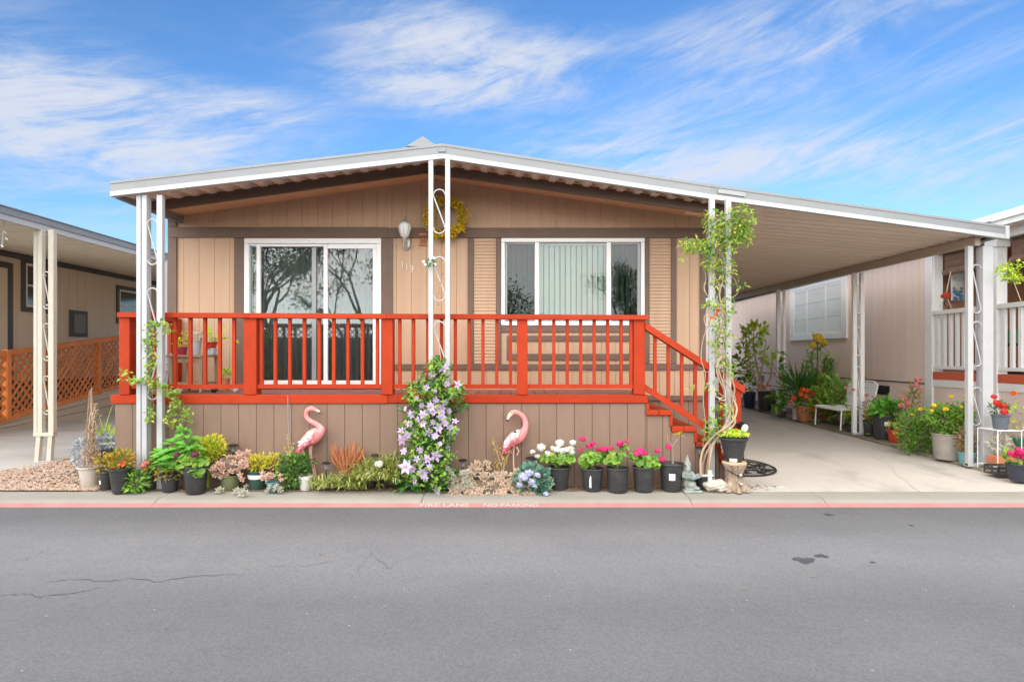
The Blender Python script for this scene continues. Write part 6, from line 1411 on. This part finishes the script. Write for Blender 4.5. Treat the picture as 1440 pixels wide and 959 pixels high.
for px,py in top: q.tube([c+Vector((U(-.1,.1),U(-.1,.1),.1)),P((px+1148)/2,(py+565)/2,c.y),P(px,py,c.y+U(-.2,.2))],[.025,.02,.014],5)
part('stem',q,K['stem'],t); q=MB()
for px,py in top: 
    cc=P(px,py,c.y)
    for i in range(26): q.leaf(cc+rdir()*.10+Vector((0,0,-U(0,.25))),rdir(.5),(0,-.5,1),U(.12,.2),.055)
bush(q,P(1155,545,c.y),.42,.3,.38,260,.16,.05,up=.9,shell=.2); part('foliage',q,K['l_ger'],t)
heads(t,HY,[(1150,474,6.5),(1143,485,4.5),(1158,482,5),(1154,478,5)],c.y-.15,s); q=MB(); bush(q,P(1165,545,c.y-.1),.42,.2,.30,90,.14,.045,up=.9,shell=.3); part('yellow_tips',q,K['l_yellow'],t,kind='stuff')
t,c,s=rpot('bright orange red flowering plant in a round terracotta pot left of the white chair',1133,592,13.5,9,22,K['terra'],[(1140,565,24,16,200,.12)],'l_green'); heads(t,HO,[(1116,560,4),(1112,564,3),(1129,548,4.5),(1136,550,5),(1126,555,4),(1133,558,4.5),(1145,554,4),(1141,562,4.5),(1148,575,4.5),(1154,580,5),(1143,577,4),(1162,573,4),(1169,580,4),(1164,567,3.4),(1160,586,4),(1150,568,3.5),(1137,566,3.5)],c.y-.18,s)
rpot('small dark plant in a slim whitish pot left of the terracotta pot',1119,590,5,4.2,22,mat('whitish_pot',(.55,.54,.5),(.4,.4,.38),sc=7,rough=.7),[(1117,558,9,10,70,.10)],'l_dark')
rpot('small green weed in a black pot under the white patio chair',1203,606,8,7,8,BP,[(1203,588,12,10,110,.08),(1195,582,8,8,50,.08)],'l_lime')
rpot('green leafy plant behind the middle carport post in a black pot',1197,607,7,6,9,BP,[(1199,594,9,9,70,.08)],'l_dark')
t,c,s=rplant('potted_vine','small pink flowered vine tangled round the far carport post',1100,587,'potted plant'); pot_parts(t,c,6*s,5*s,9*s,BP); q=MB(); vine_leaves(q,[(1098,560,7,14,90),(1100,530,6,18,60),(1099,505,5,12,30),(1090,575,6,6,40)],c.y-.12,.11,.06); part('foliage',q,K['l_green'],t)
heads(t,HP,[(1097,528,1.6),(1103,512,1.5),(1094,531,1.6),(1100,500,1.3),(1098,545,1.5)],c.y-.3,s)
rpot('low bushy green plant in a black pot against the far carport post',1092,579,7,6,13,BP,[(1091,560,8,8,70,.13)],'l_ger')
# white chair
ch=thing('patio_chair','white metal mesh patio chair standing along the driveway kerb','chair',(6.45,11.7,grade(11.7)+.055)); zb=grade(11.7)+.055; zs=zb+.40; xa,xb,ya,yb=6.12,6.72,11.25,12.2
q=MB()
for i in range(17): y=ya+(yb-ya)*i/16; q.bar((xa,y,zs),(xb,y,zs-.01),.034,.012)
q.box(xa,xb,ya,yb,zs-.02,zs-.008); part('seat',q,K['vinyl'],ch)
q=MB(); q.tube([(xa,ya,zs),(xa-.02,ya+.05,zs-.01),(xa-.02,yb-.05,zs-.01),(xa,yb,zs)],.018,8); q.tube([(xa,ya,zs),(xb,ya,zs),(xb+.1,ya,zs+.45)],.016,8); q.tube([(xa,yb,zs),(xb,yb,zs),(xb+.1,yb,zs+.45)],.016,8); q.tube([(xb+.1,ya,zs+.45),(xb+.12,ya+.15,zs+.52),(xb+.12,yb-.15,zs+.52),(xb+.1,yb,zs+.45)],.018,8); part('frame',q,K['vinyl'],ch,smooth=True)
for x,y in ((xa+.02,ya),(xa+.02,yb),(xb,ya),(xb,yb)): q=MB(); q.tube([(x,y,zs-.01),(x-.02,y,zb+.01)],.015,7); part('leg',q,K['vinyl'],ch,smooth=True)
q=MB()
for i in range(25): y=ya+.02+(yb-ya-.04)*i/24; q.bar((xb+.01,y,zs+.02),(xb+.11,y,zs+.49),.008,.026,up=(1,0,0))
for i in range(9): z=zs+.05+.05*i; q.bar((xb+.012+.02*i/2,ya,z),(xb+.012+.02*i/2,yb,z),.006,.02)
part('backrest',q,K['vinyl'],ch)
t,c,s=rplant('leafy_bush','loose green bush filling the space behind the white patio chair',1178,590,'bush'); c=Vector((6.95,12.3,c.z)); q=MB()
bush(q,P(1185,562,12.3),.55,.2,.42,260,.17,.08,up=.6,shell=.2); bush(q,P(1160,575,12.6),.4,.2,.35,160,.15,.07,up=.6,shell=.2); part('foliage',q,K['l_ger'],t)
t,c,s=rplant('ground_cover_plant','low grassy green plants along the pink wall between chair and grey planter',1262,608,'ground plant'); q=MB()
for px,py,D,n in ((1262,590,10.2,130),(1240,600,10.6,90),(1225,600,11,70),(1300,612,9.4,130),(1340,628,8.9,80)): bush(q,P(px,py,D),.26,.14,.22,n,.11,.04,up=.8,shell=.2)
part('foliage',q,K['l_green'],t)
# pots to the right of the chair
t,c,s=rpot('tan grassy plant in a small black pot just right of the middle carport post',1224,613,9,8,22,BP,[(1226,575,12,16,60,.08)],'l_brown',lab=(-1.2,.05,.05,.05)); q=MB()
for i in range(50): q.blade(P(1222+U(-6,8),590,c.y),(U(-.6,.6),U(-.5,.3),1),U(.35,.6),.025,.6)
heads(t,HP,[(1190,545,3),(1200,548,2.6),(1219,556,3)],c.y,s); part('blades',q,K['l_gold'],t)
rpot('broad green leafed plant in a large black pot with a white label by the kerb',1243.5,617,15.5,12.5,33,BP,[(1247,576,17,10,90,.17),(1235,580,8,8,30,.14)],'l_hosta',lab=(-1.9,.24,.075,.07))
rpot('small yellow leafed plant in a round red glazed pot',1258,622,9,7,17,mat('red_orange_glaze',(.50,.06,.02),(.4,.05,.02),sc=9,rough=.25),[(1254,599,8,3,16,.09)],'l_lime')
t,c,s=rplant('flowering_spike','tall plant with coral pink flower spikes against the pink wall',1281,612,'flowering plant'); c=Vector((gx(1281,9.9),9.9,c.z)); q=MB()
for pl in ([(1270,590),(1276,565),(1288,535)],[(1278,590),(1284,560),(1293,540)],[(1268,590),(1266,575),(1264,562)]): q.tube([P(x,y,9.9) for x,y in pl],.008,5)
part('stem',q,K['stem'],t); q=MB(); bush(q,P(1283,562,9.9),.14,.1,.22,110,.075,.03,shell=.2); part('foliage',q,K['l_croton'],t); heads(t,HP,[(1291,534,4.5),(1288,541,4),(1293,546,3.5),(1272,562,4),(1267,570,4),(1276,568,3.5),(1295,533,2.5)],9.8,s)
t,c,s=rplant('feathery_bush','feathery bright green ferny bush left of the big grey planter',1290,638,'bush'); q=MB()
for fx,fy,r,n in ((1280,600,20,420),(1308,603,20,420),(1295,590,18,260),(1275,622,14,200),(1300,626,18,260)): bush(q,P(fx,fy,c.y+.1),r*s,.2,r*s*1.25,n,.06,.016,up=.7,shell=.15)
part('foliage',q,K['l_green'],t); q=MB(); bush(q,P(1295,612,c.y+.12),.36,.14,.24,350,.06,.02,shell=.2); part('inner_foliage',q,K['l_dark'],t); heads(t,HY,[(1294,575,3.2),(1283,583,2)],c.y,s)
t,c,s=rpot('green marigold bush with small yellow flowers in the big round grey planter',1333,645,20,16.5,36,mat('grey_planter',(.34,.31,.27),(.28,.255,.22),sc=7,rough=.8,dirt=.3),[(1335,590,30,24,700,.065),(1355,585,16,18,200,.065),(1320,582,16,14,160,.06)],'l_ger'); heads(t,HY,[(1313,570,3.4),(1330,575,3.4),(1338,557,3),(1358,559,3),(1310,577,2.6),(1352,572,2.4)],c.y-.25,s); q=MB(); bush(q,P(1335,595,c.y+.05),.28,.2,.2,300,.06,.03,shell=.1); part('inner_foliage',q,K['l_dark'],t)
t,c,s=rpot('dry brown grassy plant in a small teal pot left of the nearest carport post',1359,652,11,8.5,17,mat('aqua_pot',(.14,.34,.36),(.11,.28,.3),sc=7,rough=.4),[(1358,618,13,18,170,.075)],'l_brown'); q=MB()
for i in range(46): q.blade(P(1358+U(-6,6),638,c.y),(U(-.7,.7),U(-.5,.3),1),U(.25,.5),.02,.7)
part('blades',q,K['l_gold'],t)
# plant stand with pots
X0=gx(1408,7.75); st=thing('plant_stand','white wire plant stand behind the nearest carport post','plant stand',(X0,7.8,.07)); zt=gz(604,7.75); q=MB()
for i in range(9): q.bar((X0-.14+i*.035,7.62,zt),(X0-.14+i*.035,7.95,zt),.006,.006)
q.tube([(X0-.15,7.62,zt),(X0+.16,7.62,zt),(X0+.2,7.62,zt+.03),(X0+.17,7.62,zt+.05)],.007,6); q.bar((X0-.15,7.95,zt),(X0+.16,7.95,zt),.01,.01); part('shelf',q,K['vinyl'],st)
z2=gz(655,7.75)
q=MB(); q.bar((X0-.15,7.62,z2),(X0+.16,7.62,z2),.012,.012); q.bar((X0-.15,7.95,z2),(X0+.16,7.95,z2),.012,.012)
for i in range(9): q.bar((X0-.14+i*.035,7.62,z2),(X0-.14+i*.035,7.95,z2),.006,.006)
part('shelf',q,K['vinyl'],st)
for x in (X0-.15,X0+.155):
    for y in (7.62,7.95): q=MB(); q.tube([(x,y,zt),(x,y,.06)],.0055,6); part('leg',q,K['vinyl'],st)
def spot_(label,px,z,D,rt,rb,h,m,fol,fm,hd=None,me=None,box=None):
    c=Vector((gx(px,D),D,z)); t=thing('potted_plant',label,'potted plant',c); s=D/FP
    if box: q=MB(); q.bbox(c.x-rt*s,c.x+rt*s,D-.09,D+.09,z,z+h*s,.01); part('trough',q,m,t)
    else: pot_parts(t,c,rt*s,rb*s,h*s,m,lip=.02)
    q=MB()
    for fx,fy,rx,rz,n,L in fol: bush(q,P(fx,fy,D),rx*s,.12,rz*s,n,L,L*.5,up=.6,shell=.25)
    part('foliage',q,K[fm],t)
    if hd: heads(t,me,hd,D-.1,s)
    return t,c,s
spot_('red flowers in a blue grey pot on top of the white wire plant stand',1407,zt+.008,7.76,10.5,8.5,20,mat('slate_pot',(.10,.12,.15),(.13,.15,.18),sc=7,rough=.5),[(1404,574,10,8,60,.06)],'l_dark',[(1398,558,4),(1402,566,4.5),(1411,571,4.8),(1412,579,5),(1404,571,3.5)],HR)
spot_('pale grassy plant in a long terracotta trough on the lower shelf of the plant stand',1408,z2+.008,7.78,14,14,13,K['terra'],[(1408,625,13,12,90,.07)],'l_pale',box=1)
t,c,s=spot_('blue green agave in a terracotta pot at the right edge of the picture',1434,gz(646,7.75)-.0,7.75,11,9,15,K['terra'],[(1434,628,4,3,8,.05)],'l_blue'); q=MB()
for i in range(22):
    a=i*2.4; o=Vector((math.cos(a)*.6,math.sin(a)*.4,1)).normalized(); b=P(1434,632,7.75); q.tube([b,b+o*.10,b+o*.2],[.016,.012,.001],4)
part('agave_leaves',q,K['l_blue'],t); q=MB(); q.bbox(c.x-.13,c.x+.2,7.66,7.95,.06,c.z-.002); single('crate_stand',q,K['wood'],'low wooden box under the terracotta agave pot','box',(c.x,7.8,.06))
q=MB(); cc=Vector((gx(1411,7.5),7.5,.06)); q.bbox(cc.x-.15,cc.x+.14,7.4,7.62,.06,.075); 
for y in (7.4,7.615): q.bar((cc.x-.15,y,.16),(cc.x+.14,y,.16),.008,.03); q.bar((cc.x-.15,y,.11),(cc.x+.14,y,.11),.008,.02)
for x in (cc.x-.15,cc.x-.05,cc.x+.04,cc.x+.136): 
    for y in (7.4,7.615): q.bar((x,y,.07),(x,y,.175),.012,.012)
single('plastic_crate',q,K['black_plastic'],'low black plastic crate on the soil below the plant stand','crate',tuple(cc))
t,c,s=spot_('magenta geranium in a dark bluish pot at the lower right edge of the picture',1433,.05,7.18,15,11,24,mat('blue_black_pot',(.035,.04,.06),rough=.45),[(1428,645,13,9,50,.09)],'l_ger',[(1422,637,5),(1429,640,6),(1436,636,6),(1440,642,6),(1432,632,4.5)],HM)
spot_('orange flowered twiggy plant by the right edge above the plant stand',1432,.08,8.0,8,7,10,BP,[(1428,598,9,7,16,.06),(1432,577,9,8,20,.06)],'l_lime',[(1425,553,4)],HO)
# hanging basket
D=7.95; t=thing('hanging_basket','yellow green leafy plant hanging by white cords at the right edge','hanging plant',P(1418,430,D)); q=MB()
for a,b_ in (((1418,392),(1405,418)),((1424,392),(1436,424)),((1416,372),(1411,352))): q.tube([P(*a,D),P(*b_,D)],.005,5)
part('cord',q,K['cream'],t); q=MB(); vine_leaves(q,[(1408,383,9,7,46),(1418,376,10,8,50),(1428,392,12,8,60),(1420,388,12,7,50),(1432,372,6,8,16)],D,.065,.032); part('foliage',q,K['l_lime'],t)
